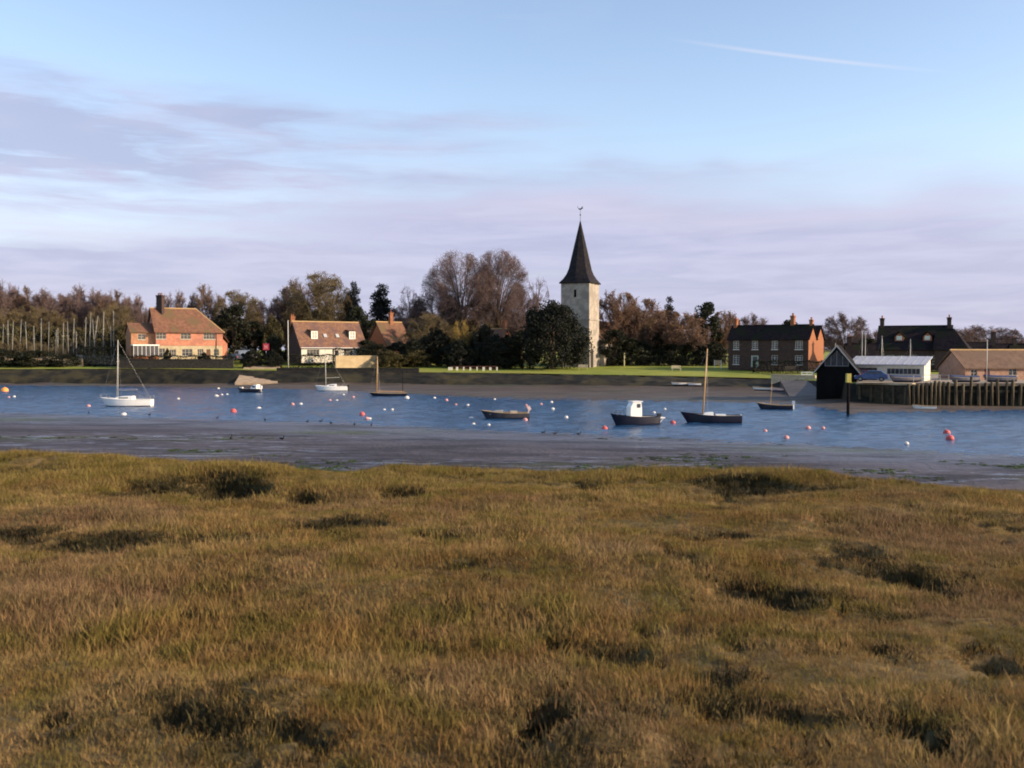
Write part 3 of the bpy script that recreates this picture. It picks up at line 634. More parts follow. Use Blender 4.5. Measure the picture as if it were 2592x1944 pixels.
def tree(key, name, u, vtop, wpx, D, label, cat='tree', group=None, rz=None, parts=('trunk', 'crown')):
    p = gpt(u, D); h = at(u, vtop, D).z - p.z; w = wpx / F * D; H0, R0 = BASE[key]
    t = thing(name, label, cat, p, RND.uniform(0, 6.28) if rz is None else rz, group); sx = w / (2 * R0) * (1.12 if key in ('wood_a', 'wood_b', 'wood_c', 'russet', 'big_c') else 1.0); t.scale = (sx, sx, h / H0 * (1.10 if key in ('wood_a', 'wood_b', 'wood_c', 'big_c', 'russet') else 1.0))
    for nm, me in zip(parts, VAR[key]):
        o = bpy.data.objects.new(nm, me); C.objects.link(o); o.parent = t
    return t
ORD = ['first', 'second', 'third', 'fourth', 'fifth', 'sixth', 'seventh', 'eighth', 'ninth', 'tenth', 'eleventh', 'twelfth', 'thirteenth', 'fourteenth', 'fifteenth', 'sixteenth', 'seventeenth', 'eighteenth', 'nineteenth', 'twentieth', 'twenty-first', 'twenty-second', 'twenty-third', 'twenty-fourth', 'twenty-fifth']
WOOD = 'bare trees of the wood behind the boatyard masts'
wl = 'bare brown tree in the wood behind the row of masts'
for i, (k, u, vt, w, D) in enumerate([('wood_b', 10, 724, 105, 236), ('wood_a', 68, 740, 95, 240), ('wood_b', 128, 743, 100, 236), ('wood_a', 178, 764, 80, 246), ('wood_b', 226, 735, 120, 240), ('wood_a', 288, 748, 90, 236),
        ('wood_b', 336, 757, 80, 232)]):
    tree(k, 'bare_tree', u, vt, w, D, wl + ', ' + ORD[i] + ' from the left', 'tree', WOOD)
for i, (u, vt, w, D) in enumerate([(20, 790, 80, 222), (66, 782, 80, 226), (118, 786, 90, 222), (170, 800, 70, 224), (248, 790, 60, 222), (300, 776, 90, 224)]):
    tree('wood_c', 'young_tree', u, vt, w, D, 'young olive-barked tree at the front of the boatyard wood, ' + ORD[i] + ' from the left', 'tree', 'young trees along the front of the wood')
for i, (u, vt, w, D) in enumerate([(8, 862, 80, 212), (55, 852, 70, 212), (110, 866, 90, 211), (165, 868, 60, 212), (232, 866, 80, 212)]):
    tree('shrub', 'scrub_bush', u, vt, w, D, 'leafless olive scrub bush below the masts, ' + ORD[i] + ' from the left', 'shrub', 'scrub bushes below the masts')
for i, (u, vt, w) in enumerate([(20, 884, 110), (95, 886, 120), (170, 896, 90)]):
    tree('bush', 'shore_bush', u, vt, w, 203, 'low dark green bush on the bank under the masts, ' + ORD[i] + ' from the left', 'shrub', 'low dark bushes on the bank under the masts')
tree('wood_b', 'bare_tree', 440, 748, 90, 246, 'small purple-grey bare tree behind the ridge of the tile-hung house', 'tree')
tree('wood_a', 'bare_tree', 527, 735, 95, 240, 'russet-brown bare tree rising just right of the tile-hung house roof', 'tree')
tree('big_c', 'bare_tree', 606, 744, 120, 236, 'tall bare tree between the tile-hung house and the cottage', 'tree')
tree('ivy', 'ivy_tree', 592, 775, 120, 222, 'dark ivy-covered tree beside the tile-hung house', 'tree')
tree('olive_bush', 'garden_bush', 690, 800, 60, 222, 'yellow-green garden bush left of the cottage chimney', 'shrub')
tree('wood_b', 'bare_tree', 672, 768, 100, 240, 'hazy purple bare tree left of the cottage', 'tree')
tree('wood_a', 'bare_tree', 735, 742, 100, 246, 'leafless tree behind the left end of the cottage roof', 'tree')
tree('big_c', 'bare_tree', 812, 700, 165, 240, 'broad olive-brown bare tree rising behind the middle of the cottage roof', 'tree')
tree('wood_b', 'bare_tree', 760, 722, 110, 250, 'bare tree with purple top left of the broad olive-brown tree', 'tree')
tree('pine', 'pine_tree', 896, 722, 60, 240, 'slim dark pine behind the right end of the cottage roof', 'tree')
tree('ivy', 'evergreen_tree', 905, 780, 90, 226, 'dark rounded evergreen behind the right end of the cottage', 'tree')
tree('pine', 'pine_tree', 966, 728, 100, 246, 'blue-black pine behind the russet gabled roof', 'tree')
tree('thin', 'bare_tree', 1034, 712, 56, 246, 'slender purple bare tree right of the blue-black pine', 'tree')
tree('wood_b', 'bare_tree', 1040, 770, 110, 240, 'low bare tree between the russet roof and the tall elms', 'tree')
tree('elm_a', 'elm_tree', 1168, 634, 200, 238, 'tall bare elm with a fan-shaped crown, left of the pair', 'tree', rz=.4)
tree('elm_b', 'elm_tree', 1262, 626, 172, 240, 'tall bare elm with a fan-shaped crown, nearer the church', 'tree', rz=2.0)
tree('wood_a', 'bare_tree', 1108, 738, 130, 246, 'bare brown tree at the foot of the left elm', 'tree')
tree('wood_b', 'bare_tree', 1322, 738, 120, 246, 'bare brown tree between the elms and the church tower', 'tree')
tree('thin', 'bare_tree', 1362, 690, 66, 250, 'spindly lone bare tree standing up left of the church tower', 'tree')
tree('wood_c', 'bare_tree', 1215, 770, 150, 244, 'olive bare tree under the two tall elms', 'tree')
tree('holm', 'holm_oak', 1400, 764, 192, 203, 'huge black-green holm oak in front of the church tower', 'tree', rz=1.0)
tree('ivy', 'evergreen_bush', 930, 862, 90, 213, 'dark evergreen bush right of the cottage', 'shrub')
tree('bush_dark', 'evergreen_bush', 1012, 868, 110, 214, 'dark evergreen bush below the russet gabled roof', 'shrub')
tree('wood_c', 'bare_tree', 1090, 800, 120, 216, 'olive-brown leafless tree above the dark evergreen bushes', 'tree')
tree('bush_dark', 'evergreen_bush', 1108, 836, 110, 210, 'dark evergreen bush left of the golden willow', 'shrub')
tree('gold', 'golden_willow', 1168, 806, 62, 208, 'golden-stemmed willow left of the holm oak', 'tree')
tree('bush_dark', 'evergreen_bush', 1228, 826, 100, 206, 'dark evergreen bush between golden willow and holm oak', 'shrub')
tree('bush', 'evergreen_bush', 1290, 848, 80, 205, 'dark green bush against the left side of the holm oak', 'shrub')
tree('olive_bush', 'low_bush', 1050, 884, 120, 206, 'low olive bush at the left end of the village green', 'shrub')
tree('russet', 'bare_tree', 1560, 748, 120, 225, 'russet bare tree immediately right of the church tower', 'tree')
tree('russet', 'bare_tree', 1626, 764, 120, 228, 'second russet bare tree right of the church tower', 'tree')
tree('ivy', 'evergreen_tree', 1556, 836, 110, 219, 'dark bush below the russet tree beside the church', 'shrub')
tree('wood_c', 'bare_tree', 1622, 812, 110, 230, 'olive-brown bare tree behind the green right of the church', 'tree')
tree('ivy', 'evergreen_tree', 1668, 838, 90, 226, 'dark ivy bush left of the rounded russet tree', 'shrub')
tree('russet', 'russet_tree', 1735, 798, 115, 222, 'rounded russet tree at the back of the green', 'tree')
tree('scraggy', 'scots_pine', 1692, 758, 56, 240, 'ragged pine standing up behind the rounded russet tree', 'tree')
tree('ivy', 'ivy_tree', 1786, 768, 96, 232, 'tall dark ivy-clad tree left of the dark brick manor', 'tree')
tree('russet', 'bare_tree', 1836, 794, 90, 236, 'russet bare tree touching the left end of the manor roof', 'tree')
tree('bush', 'evergreen_bush', 1800, 866, 90, 218, 'dark bush below the tall ivy-clad tree', 'shrub')
tree('wood_b', 'bare_tree', 1905, 802, 90, 268, 'pale distant bare tree behind the manor roof', 'tree')
tree('ivy', 'evergreen_tree', 1998, 812, 84, 250, 'dark round evergreen behind the right chimney of the manor', 'tree')
tree('wood_b', 'bare_tree', 2138, 800, 115, 275, 'pale bare tree behind the black boathouse', 'tree')
tree('wood_b', 'bare_tree', 2206, 840, 80, 262, 'dark low tree between boathouse and the two-chimney house', 'tree')
tree('ivy', 'evergreen_tree', 2196, 858, 110, 230, 'dark evergreen behind the masts on the quay', 'tree')
for u in (-20, 60, 150, 240, 330, 400, 460, 500, 570, 640, 700, 780, 880, 950, 1010, 1070, 1130, 1200, 1290, 1360, 1440, 1500, 1590, 1680, 1770, 1870, 1960, 2040, 2300, 2420, 2500, 2580):
    tree('wood_b' if u % 40 else 'wood_a', 'far_tree', u, RND.uniform(795, 830) + (0 if u < 1500 else 25), RND.uniform(130, 170), RND.uniform(290, 320), 'distant bare tree filling the skyline behind the village', 'tree', 'distant trees behind the village')

for i, (u, vt, w, D) in enumerate([(0, 748, 120, 252), (40, 756, 110, 250), (100, 752, 110, 252), (150, 758, 110, 250), (200, 754, 110, 252), (260, 756, 110, 250), (315, 762, 100, 248), (375, 790, 90, 250)]):
    tree(('wood_b', 'wood_a')[i % 2], 'bare_tree', u, vt, w, D, 'purple-brown bare tree in the back row of the wood, ' + ORD[i] + ' from the left', 'tree', 'back row of the boatyard wood')
for i, (u, vt, w, D) in enumerate([(30, 822, 120, 218), (85, 826, 110, 219), (140, 830, 120, 218), (200, 832, 120, 219), (262, 828, 120, 218), (318, 822, 100, 219)]):
    tree('olive_bush', 'hawthorn_thicket', u, vt, w, D, 'olive-brown thicket under the boatyard wood, ' + ORD[i] + ' from the left', 'shrub', 'thickets under the boatyard wood')
tree('ivy', 'evergreen_tree', 648, 815, 90, 226, 'dark evergreen tree behind the white van', 'tree')
tree('bush', 'evergreen_bush', 700, 846, 80, 214, 'dark green bush against the left gable of the cottage', 'shrub')
tree('bush_dark', 'evergreen_bush', 640, 886, 70, 199, 'dark bush behind the slipway', 'shrub')
tree('bush_dark', 'evergreen_bush', 690, 888, 60, 199, 'dark bush right of the red notice board', 'shrub')
tree('bush_dark', 'garden_shrub', 424, 883, 24, 199.5, 'small dark shrub against the front of the tile-hung house', 'shrub')
tree('bush_dark', 'garden_shrub', 517, 893, 40, 199.5, 'rounded dark shrub near the right end of the tile-hung house', 'shrub')
tree('big_c', 'bare_tree', 860, 770, 140, 248, 'olive bare tree filling the gap right of the cottage roof', 'tree')
tree('ivy', 'evergreen_tree', 1075, 826, 100, 224, 'dark evergreen mass behind the low bushes of the green', 'tree')
tree('ivy', 'evergreen_tree', 1180, 836, 120, 222, 'dark evergreen mass behind the golden willow', 'tree')
tree('ivy', 'evergreen_tree', 955, 872, 90, 206, 'dark evergreen in front of the russet gabled house', 'tree')
tree('bush_dark', 'evergreen_bush', 1160, 862, 100, 204, 'dark bush at the foot of the golden willow', 'shrub')
tree('bush_dark', 'evergreen_bush', 1050, 860, 100, 208, 'dark bush at the back of the left end of the green', 'shrub')
tree('bush_dark', 'evergreen_bush', 1262, 862, 90, 203, 'dark low bush left of the holm oak trunk', 'shrub')
tree('ivy', 'evergreen_tree', 1318, 838, 90, 214, 'dark evergreen behind the left side of the holm oak', 'tree')
tree('olive_bush', 'low_bush', 985, 888, 90, 202, 'low olive bush below the russet gabled house', 'shrub')
tree('bush', 'evergreen_bush', 1612, 862, 110, 222, 'dark green bush behind the middle of the long hedge', 'shrub')
tree('bush', 'evergreen_bush', 1700, 868, 100, 220, 'dark green bush below the ragged pine', 'shrub')
tree('bush', 'evergreen_bush', 1752, 862, 90, 221, 'dark green bush below the rounded russet tree', 'shrub')
tree('russet', 'bare_tree', 1680, 792, 120, 236, 'russet bare tree below the ragged pine', 'tree')
tree('russet', 'bare_tree', 1590, 790, 120, 238, 'low russet tree between the two trees right of the church', 'tree')

def hedge(name, u0, v0, u1, v1, D, depth, label, dark=True, seed=1, cat='hedge', D1=None):
    a = gpt(u0, D); D1 = D1 or D; b_ = gpt(u1, D1); z1 = at(u0, v0, D).z; zb = min(a.z, b_.z) - .15; rs = np.random.RandomState(seed)
    L = (Vector((b_.x, b_.y, 0)) - Vector((a.x, a.y, 0))).length; h = z1 - zb; t = thing(name, label, cat, (a.x, a.y, zb), math.atan2(b_.y - a.y, b_.x - a.x))
    n = int(L * h * 70 + L * depth * 60); P = np.stack([rs.uniform(0, L, n), rs.uniform(0, depth, n), rs.uniform(0, h, n)], -1)
    k = rs.randint(0, 4, n); P[k == 0, 1] = rs.normal(0, .06, (k == 0).sum()); P[k == 1, 2] = h + rs.normal(0, .09, (k == 1).sum()) + .12 * np.sin(P[k == 1, 0] * 1.7); P[k == 2, 0] = np.where(rs.uniform(size=(k == 2).sum()) > .5, 0, L)
    a_ = unit(rs, n); c_ = np.cross(a_, unit(rs, n)); c_ /= np.linalg.norm(c_, axis=1, keepdims=True); s = rs.uniform(.08, .17, n)[:, None]
    V = np.stack([P - a_ * s, P - c_ * s * .6, P + a_ * s, P + c_ * s * .6], 1).reshape(-1, 3)
    link('leaves', np_mesh('leaves', V, np.arange(n * 4).reshape(-1, 4)), leaf_dark if dark else leaf_green, t)
    m = MB()
    for q in range(int(L / .8)): x = .4 + q * .8; m.tube((x, depth / 2, 0), (x + rs.uniform(-.2, .2), depth / 2, h * .85), .05, .02, 5)
    m.build('stems', bark_m, t); return t
hedge('clipped_hedge', 211, 880, 290, 880, 202, 3.0, 'tall square-clipped dark hedge left of the tile-hung house', seed=2)
hedge('garden_hedge', 296, 902, 585, 907, 198.2, 1.2, 'long dark garden hedge along the front of the tile-hung house', seed=3, dark=True)
hedge('garden_hedge', 728, 899, 852, 900, 199, 1.3, 'dark hedge in front of the cottage windows', seed=4)
hedge('garden_hedge', 842, 884, 930, 886, 203, 1.3, 'dark hedge behind the sunlit garden wall', seed=5)
hedge('boundary_hedge', 1490, 902, 1862, 905, 219, 1.4, 'long dark hedge along the back of the village green', seed=6, D1=214)
hedge('boundary_hedge', 1905, 914, 2085, 914, 190, 1.0, 'low hedge in front of the dark brick manor', seed=7, D1=178)
# ------------------------------------------------------------------ buildings
def wall_mesh(m, x0, x1, z0, z1, y, t, holes_=()):
    """front wall facing -y at y, thickness t, with rectangular openings (xc, zc, w, h) cut through it"""
    xs_ = sorted({x0, x1} | {q for h in holes_ for q in (h[0] - h[2] / 2, h[0] + h[2] / 2)}); zs_ = sorted({z0, z1} | {q for h in holes_ for q in (h[1] - h[3] / 2, h[1] + h[3] / 2)})
    xs_ = [q for q in xs_ if x0 - 1e-6 <= q <= x1 + 1e-6]; zs_ = [q for q in zs_ if z0 - 1e-6 <= q <= z1 + 1e-6]
    for i in range(len(xs_) - 1):
        for j in range(len(zs_) - 1):
            a, b_, c, d = xs_[i], xs_[i + 1], zs_[j], zs_[j + 1]; cx, cz = (a + b_) / 2, (c + d) / 2
            if any(abs(cx - h[0]) < h[2] / 2 and abs(cz - h[1]) < h[3] / 2 for h in holes_): continue
            m.add([(a, y, c), (b_, y, c), (b_, y, d), (a, y, d)], [(0, 1, 2, 3)])
    for h in holes_:
        a, b_, c, d = h[0] - h[2] / 2, h[0] + h[2] / 2, h[1] - h[3] / 2, h[1] + h[3] / 2
        vs = [(a, y, c), (b_, y, c), (b_, y, d), (a, y, d), (a, y + t, c), (b_, y + t, c), (b_, y + t, d), (a, y + t, d)]
        m.add(vs, [(0, 1, 5, 4), (1, 2, 6, 5), (2, 3, 7, 6), (3, 0, 4, 7)])
    return m
def box_walls(m, W_, Dp, z0, z1, gable=0.0, front_holes=()):
    x, y = W_ / 2, Dp / 2
    wall_mesh(m, -x, x, z0, z1, -y, .22, front_holes)
    m.add([(x, -y, z0), (x, y, z0), (x, y, z1), (x, -y, z1)], [(0, 1, 2, 3)]); m.add([(-x, y, z0), (-x, -y, z0), (-x, -y, z1), (-x, y, z1)], [(0, 1, 2, 3)])
    m.add([(x, y, z0), (-x, y, z0), (-x, y, z1), (x, y, z1)], [(0, 1, 2, 3)])
    if gable:
        for s in (-x, x): m.add([(s, -y, z1), (s, y, z1), (s, 0, z1 + gable)], [(0, 1, 2)])
    return m
def roof_mesh(m, W_, Dp, ze, zr, ov=.35, hl=0.0, hr=0.0, th=.16, x_=0.0, y_=0.0):
    sl = (zr - ze) / (Dp / 2); ey = Dp / 2 + ov; ez = ze - ov * sl
    X0, X1 = -W_ / 2 - ov, W_ / 2 + ov; r0 = -W_ / 2 + hl if hl else X0; r1 = W_ / 2 - hr if hr else X1
    top = [(X0, -ey, ez), (X1, -ey, ez), (X1, ey, ez), (X0, ey, ez), (r0, 0, zr), (r1, 0, zr)]
    fs = [(0, 1, 5, 4), (2, 3, 4, 5), (1, 2, 5), (3, 0, 4)] if (hl and hr) else None
    vs = [(a + x_, b_ + y_, c + th) for a, b_, c in top] + [(a + x_, b_ + y_, c) for a, b_, c in top]
    up = [(0, 1, 5, 4), (2, 3, 4, 5)] + ([(1, 2, 5)] if hr else []) + ([(3, 0, 4)] if hl else [])
    F_ = list(up) + [tuple(i + 6 for i in reversed(q)) for q in up]
    loop = [0, 1] + ([2] if hr else [5, 2]) + [3] + ([] if hl else [4])
    for i in range(len(loop)):
        a, b_ = loop[i], loop[(i + 1) % len(loop)]; F_.append((a, a + 6, b_ + 6, b_))
    m.add(vs, F_); return (r0 + x_, r1 + x_)
frame_cream = mat('cream frame', (.42, .38, .30), (.50, .46, .37), .6)
def add_window(t, x, z, w, h, y, frame=None, nx=2, nz=2, sill=True, deep=.09):
    frame = frame or frame_cream; m = MB(); b_ = .055
    for s in (-1, 1): m.box((x + s * (w / 2 - b_ / 2), y + deep, z), (b_, .07, h)); m.box((x, y + deep, z + s * (h / 2 - b_ / 2)), (w - 2 * b_, .07, b_))
    for i in range(1, nx): m.box((x - w / 2 + w * i / nx, y + deep + .004, z), (.05, .05, h - 2 * b_))
    for j in range(1, nz): m.box((x, y + deep + .008, z - h / 2 + h * j / nz), (w - 2 * b_, .04, .045))
    o = m.build('window', frame, t)
    MB().box((x, y + deep + .05, z), (w - .02, .03, h - .02)).build('pane', glass_m, o)
    if sill: MB().box((x, y - .03, z - h / 2 - .06), (w + .24, .26, .11)).build('sill', frame, o)
    return o
def add_door(t, x, z0, w, h, y, m_, glazed=False):
    o = MB().box((x, y + .10, z0 + h / 2), (w, .06, h)).build('door', m_, t)
    f = MB()
    for s in (-1, 1): f.box((x + s * (w / 2 + .02), y + .06, z0 + h / 2), (.09, .10, h))
    f.box((x, y + .06, z0 + h + .03), (w + .14, .10, .09)); f.build('frame', paint_white, o)
    MB().box((x + w * .35, y + .05, z0 + h * .47), (.05, .06, .12)).build('handle', iron_m, o)
    if glazed: MB().box((x, y + .062, z0 + h * .72), (w * .62, .03, h * .36)).build('pane', glass_m, o)
    return o
def chimney(t, x, y, z0, z1, w, d, m_, pots=2, rz=0.0):
    m = MB(); m.box((x, y, (z0 + z1) / 2), (w, d, z1 - z0), rz); m.box((x, y, z1 - .32), (w + .14, d + .14, .14), rz); m.box((x, y, z1 - .05), (w + .2, d + .2, .16), rz)
    o = m.build('chimney', m_, t); p = MB(); n = max(1, pots)
    for i in range(n):
        k = ((i + .5) / n - .5); dx, dy = (k * w * .9, 0) if w >= d else (0, k * d * .9)
        p = MB(); p.lathe([(.16, 0), (.13, .12), (.12, .42), (.15, .46), (.15, .52)], (x + dx * math.cos(rz) - dy * math.sin(rz), y + dx * math.sin(rz) + dy * math.cos(rz), z1 + .02), 8); p.build('chimney_pot', brick_m, o)
    return o
def ridge_tiles(t, roof, x0, x1, z, y=0.0, m_=None):
    m = MB(); m.tube((x0, y, z + .14), (x1, y, z + .14), .15, n=6); return m.build('ridge', m_ or ridge_m, roof)

# --- tile-hung house (left)
D = 210; k = D / F
p = gpt(470, D); p.z = 5.0
H = thing('tile_hung_house', 'large red tile-hung house with a tall chimney and hipped right end', 'house', p, R(31))
Wm, Dp = 13.9, 9.0; x0 = .0
zu, ze, zr = 2.85, 6.1, 10.9
gf = [(-6.0, 1.35, 1.6, 1.9), (-3.6, 1.3, 1.3, 1.5), (-.6, 1.4, 2.2, 1.5), (2.2, 1.4, 1.3, 1.5), (5.6, 1.4, 1.1, 1.5), (3.9, 1.05, 1.0, 2.1)]
uf = [(-6.0, 5.0, 2.0, 1.45), (-.9, 5.0, 2.1, 1.45), (4.1, 5.0, 2.5, 1.45)]
m = MB(); box_walls(m, Wm, Dp, -.6, zu, 0, gf); m.build('wall', render_cream, H)
m = MB()
box_walls(m, Wm + .12, Dp + .12, zu, ze, zr - ze - .3, uf); m.add([(-Wm / 2 - .06, -Dp / 2 - .06, zu), (Wm / 2 + .06, -Dp / 2 - .06, zu), (Wm / 2 + .06, Dp / 2 + .06, zu), (-Wm / 2 - .06, Dp / 2 + .06, zu)], [(3, 2, 1, 0)])
# the hip replaces the right gable triangle
m.f = m.f[:-2] + m.f[-1:] if False else m.f
m2 = MB(); wall_mesh(m2, -Wm / 2 - .06, Wm / 2 + .06, zu, ze, -Dp / 2 - .06, .28, uf)
x, y = Wm / 2 + .06, Dp / 2 + .06
for vs in ([(x, -y, zu), (x, y, zu), (x, y, ze), (x, -y, ze)], [(-x, y, zu), (-x, -y, zu), (-x, -y, ze), (-x, y, ze)], [(x, y, zu), (-x, y, zu), (-x, y, ze), (x, y, ze)], [(-x, -y, zu), (x, -y, zu), (x, y, zu), (-x, y, zu)]): m2.add(vs, [(0, 1, 2, 3)])
m2.add([(-x, -y, ze), (-x, y, ze), (-x, 0, zr - .35)], [(0, 1, 2)]); m2.build('tile_hanging', tile_hang, H)
for q in gf[:5]: add_window(H, *q, -Dp / 2, nx=3, nz=2)
add_door(H, 3.9, 0, 1.0, 2.1, -Dp / 2, mat('brown door', (.10, .05, .03), (.14, .07, .04), .6))
for q in uf: add_window(H, *q, -Dp / 2 - .06, nx=3 if q[2] < 2.3 else 4, nz=2)
m = MB(); r0, r1 = roof_mesh(m, Wm, Dp, ze, zr, .45, 0, 4.6); rf = m.build('roof', tile_red, H); ridge_tiles(H, rf, r0, r1, zr)
m = MB(); m.tube((r1, 0, zr + .12), (Wm / 2 + .4, -Dp / 2 - .4, ze - .35), .13, n=6); m.tube((r1, 0, zr + .12), (Wm / 2 + .4, Dp / 2 + .4, ze - .35), .13, n=6); m.build('hip_tiles', ridge_m, rf)
chimney(H, -5.3, -.6, zr - 3, zr + 2.9, 1.55, .8, brick_dk, 3, R(-54))
m = MB(); m.tube((5.6, -Dp / 2 - .14, 0), (5.6, -Dp / 2 - .14, ze - .3), .06, n=6); m.build('downpipe', iron_m, H)
# outshot on the right end
m = MB(); m.prism([(Wm / 2 + .07, -.6), (Wm / 2 + 1.3, -.6), (Wm / 2 + 1.3, 3.4), (Wm / 2 + .07, 4.6)], -3.6, 3.6); m.build('outshot', tile_hang, H)
m = MB(); m.add([(Wm / 2 + .0, -4.0, 5.6), (Wm / 2 + 1.6, -4.0, 3.55), (Wm / 2 + 1.6, 4.0, 3.55), (Wm / 2, 4.0, 5.6), (Wm / 2 + .0, -4.0, 5.75), (Wm / 2 + 1.6, -4.0, 3.7), (Wm / 2 + 1.6, 4.0, 3.7), (Wm / 2, 4.0, 5.75)],
             [(0, 1, 2, 3), (4, 7, 6, 5), (0, 4, 5, 1), (1, 5, 6, 2), (2, 6, 7, 3), (3, 7, 4, 0)]); m.build('outshot_roof', tile_red, H)
# left wing with sun room
wx = -Wm / 2 - 2.45
m = MB(); wn = [(wx - .3, 4.75, 1.5, 1.2)]
wall_mesh(m, wx - 2.4, wx + 2.4, -.6, 5.75, -3.2, .22, wn); m.add([(wx - 2.4, 3.4, -.6), (wx - 2.4, -3.2, -.6), (wx - 2.4, -3.2, 5.75), (wx - 2.4, 3.4, 5.75)], [(0, 1, 2, 3)]); m.add([(wx - 2.4, -3.2, 5.75), (wx - 2.4, 3.4, 5.75), (wx - 2.4, .1, 7.5)], [(0, 1, 2)])
m.build('wing_wall', mat('wing tile hanging', (.30, .15, .08), (.40, .20, .11), .85, 2, bump=.3, courses=6), H); add_window(H, *wn[0], -3.2, nx=2, nz=2)
m = MB(); roof_mesh(m, 4.8, 6.6, 5.75, 7.6, .3, x_=wx, y_=.1); m.build('wing_roof', tile_red, H)
s = MB(); s.box((wx + .1, -4.7, 2.95), (5.3, 3.1, .26)); sr = s.build('sun_room_roof', paint_white, H)
s = MB()
for q in range(7): s.box((wx - 2.4 + q * .83, -6.1, 1.4), (.07, .10, 2.84))
s.build('sun_room_frame', paint_white, H)
MB().box((wx + .1, -6.1, .2), (5.0, .12, 1.0)).build('sun_room_base', brick_m, H)
for q in range(6): MB().box((wx - 2.4 + (q + .5) * .83, -6.07, 1.76), (.74, .03, 2.1)).build('sun_room_pane', glass_m, H)

# --- white cottage with dormers
D = 212; p = gpt(826, D); p.z = 4.75
H = thing('dormer_cottage', 'low white cottage with brown tiled roof and two white dormers', 'house', p, R(35))
Wm, Dp, ze, zr = 15.2, 8.4, 3.0, 8.3
fw = [(-4.9, 1.5, 2.9, 1.5), (.6, 1.05, 1.0, 2.1), (3.4, 1.5, 2.2, 1.3), (6.0, 1.5, 1.2, 1.3)]
m = MB(); box_walls(m, Wm, Dp, -.6, ze, zr - ze - .25, fw); m.build('wall', render_white, H)
for q in (fw[0], fw[2], fw[3]): add_window(H, *q, -Dp / 2, nx=4 if q[2] > 2.5 else 3, nz=3)
add_door(H, .6, 0, 1.0, 2.1, -Dp / 2, brick_dk, True)
m = MB(); r0, r1 = roof_mesh(m, Wm, Dp, ze, zr, .4); rf = m.build('roof', tile_brown, H); ridge_tiles(H, rf, r0, r1, zr)
for dx in (-4.1, 4.9):
    zc = 5.0; yf = -Dp / 2 + 1.15
    o = MB(); o.box((dx, yf + 1.3, zc + .35), (1.5, 2.6, 2.1)); do = o.build('dormer', tile_brown, H)
    w_ = MB()
    for s in (-1, 1): w_.box((dx + s * .66, yf - .03, zc + .45), (.18, .09, 1.7)); w_.box((dx, yf - .03, zc + .45 + s * .78), (1.14, .09, .14))
    w_.box((dx, yf - .035, zc + .45), (.09, .07, 1.42)); w_.box((dx, yf - .03, zc + .45), (1.14, .06, .06)); w_.build('dormer_window', paint_white, do)
    MB().box((dx, yf - .006, zc + .45), (1.1, .03, 1.4)).build('pane', mat('dormer glass', (.35, .33, .28), (.45, .42, .36), .15, spec=.6), do)
    r_ = MB(); r_.add([(dx - .95, yf - .25, zc + 1.4), (dx + .95, yf - .25, zc + 1.4), (dx + .95, yf + 2.7, zc + 1.75), (dx - .95, yf + 2.7, zc + 1.75), (dx - .95, yf - .25, zc + 1.52), (dx + .95, yf - .25, zc + 1.52), (dx + .95, yf + 2.7, zc + 1.87), (dx - .95, yf + 2.7, zc + 1.87)],
                      [(0, 1, 2, 3), (4, 7, 6, 5), (0, 4, 5, 1), (1, 5, 6, 2), (2, 6, 7, 3), (3, 7, 4, 0)]); r_.build('dormer_roof', tile_brown, do)
sl = math.atan2(zr - ze, Dp / 2)
for dx in (-1.4, 1.5): MB().box((dx, -Dp / 2 + 1.65 - .12, ze + (1.65) * math.tan(sl) + .26), (.75, .95, .08), rx=sl).build('rooflight', paint_grey, rf)
g_ = MB(); g_.tube((-Wm / 2 - .3, -Dp / 2 - .48, ze - .36), (Wm / 2 + .3, -Dp / 2 - .48, ze - .36), .07, n=6); g_.build('gutter', paint_white, H)
chimney(H, -Wm / 2 + 1.0, 3.2, 4.5, 9.6, .9, .7, brick_m, 2)

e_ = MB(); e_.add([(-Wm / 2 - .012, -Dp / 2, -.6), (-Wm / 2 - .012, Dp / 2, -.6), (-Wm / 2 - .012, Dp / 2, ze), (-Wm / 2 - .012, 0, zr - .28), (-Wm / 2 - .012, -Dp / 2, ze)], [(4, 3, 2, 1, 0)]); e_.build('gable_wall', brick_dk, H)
# --- russet gabled roof between the trees
D = 222; p = gpt(985, D); p.z = 4.4
H = thing('russet_roofed_house', 'small house with steep russet roof and brick chimney among dark trees', 'house', p, R(42))
m = MB(); box_walls(m, 6.6, 8.6, -.5, 3.6, 4.9, [(-1.2, 1.5, 1.3, 1.3), (1.5, 1.5, 1.3, 1.3)]); m.build('wall', brick_m, H)
add_window(H, -1.2, 1.5, 1.3, 1.3, -4.3); add_window(H, 1.5, 1.5, 1.3, 1.3, -4.3)
m = MB(); r0, r1 = roof_mesh(m, 6.6, 8.6, 3.6, 8.9, .35); rf = m.build('roof', tile_red, H); ridge_tiles(H, rf, r0, r1, 8.9)
chimney(H, .4, -.2, 7.8, 11.2, .85, .75, brick_m, 1)

# --- cottage end seen through the trees
D = 226; p = gpt(1252, D); p.z = 3.6
H = thing('orange_gabled_cottage', 'cottage with sunlit orange brick gable half hidden behind the elm trunks', 'house', p, R(-38))
m = MB(); box_walls(m, 7, 5.4, -.4, 4.6, 3.4, [(-1.5, 1.6, 1.1, 1.3), (1.4, 1.6, 1.1, 1.3)]); m.build('wall', brick_m, H)
add_window(H, -1.5, 1.6, 1.1, 1.3, -2.7); add_window(H, 1.4, 1.6, 1.1, 1.3, -2.7)
m = MB(); r0, r1 = roof_mesh(m, 7, 5.4, 4.6, 8.2, .3); rf = m.build('roof', tile_red, H); ridge_tiles(H, rf, r0, r1, 8.2); chimney(H, 2.9, 0, 7.6, 10.2, .7, .7, brick_m, 1)

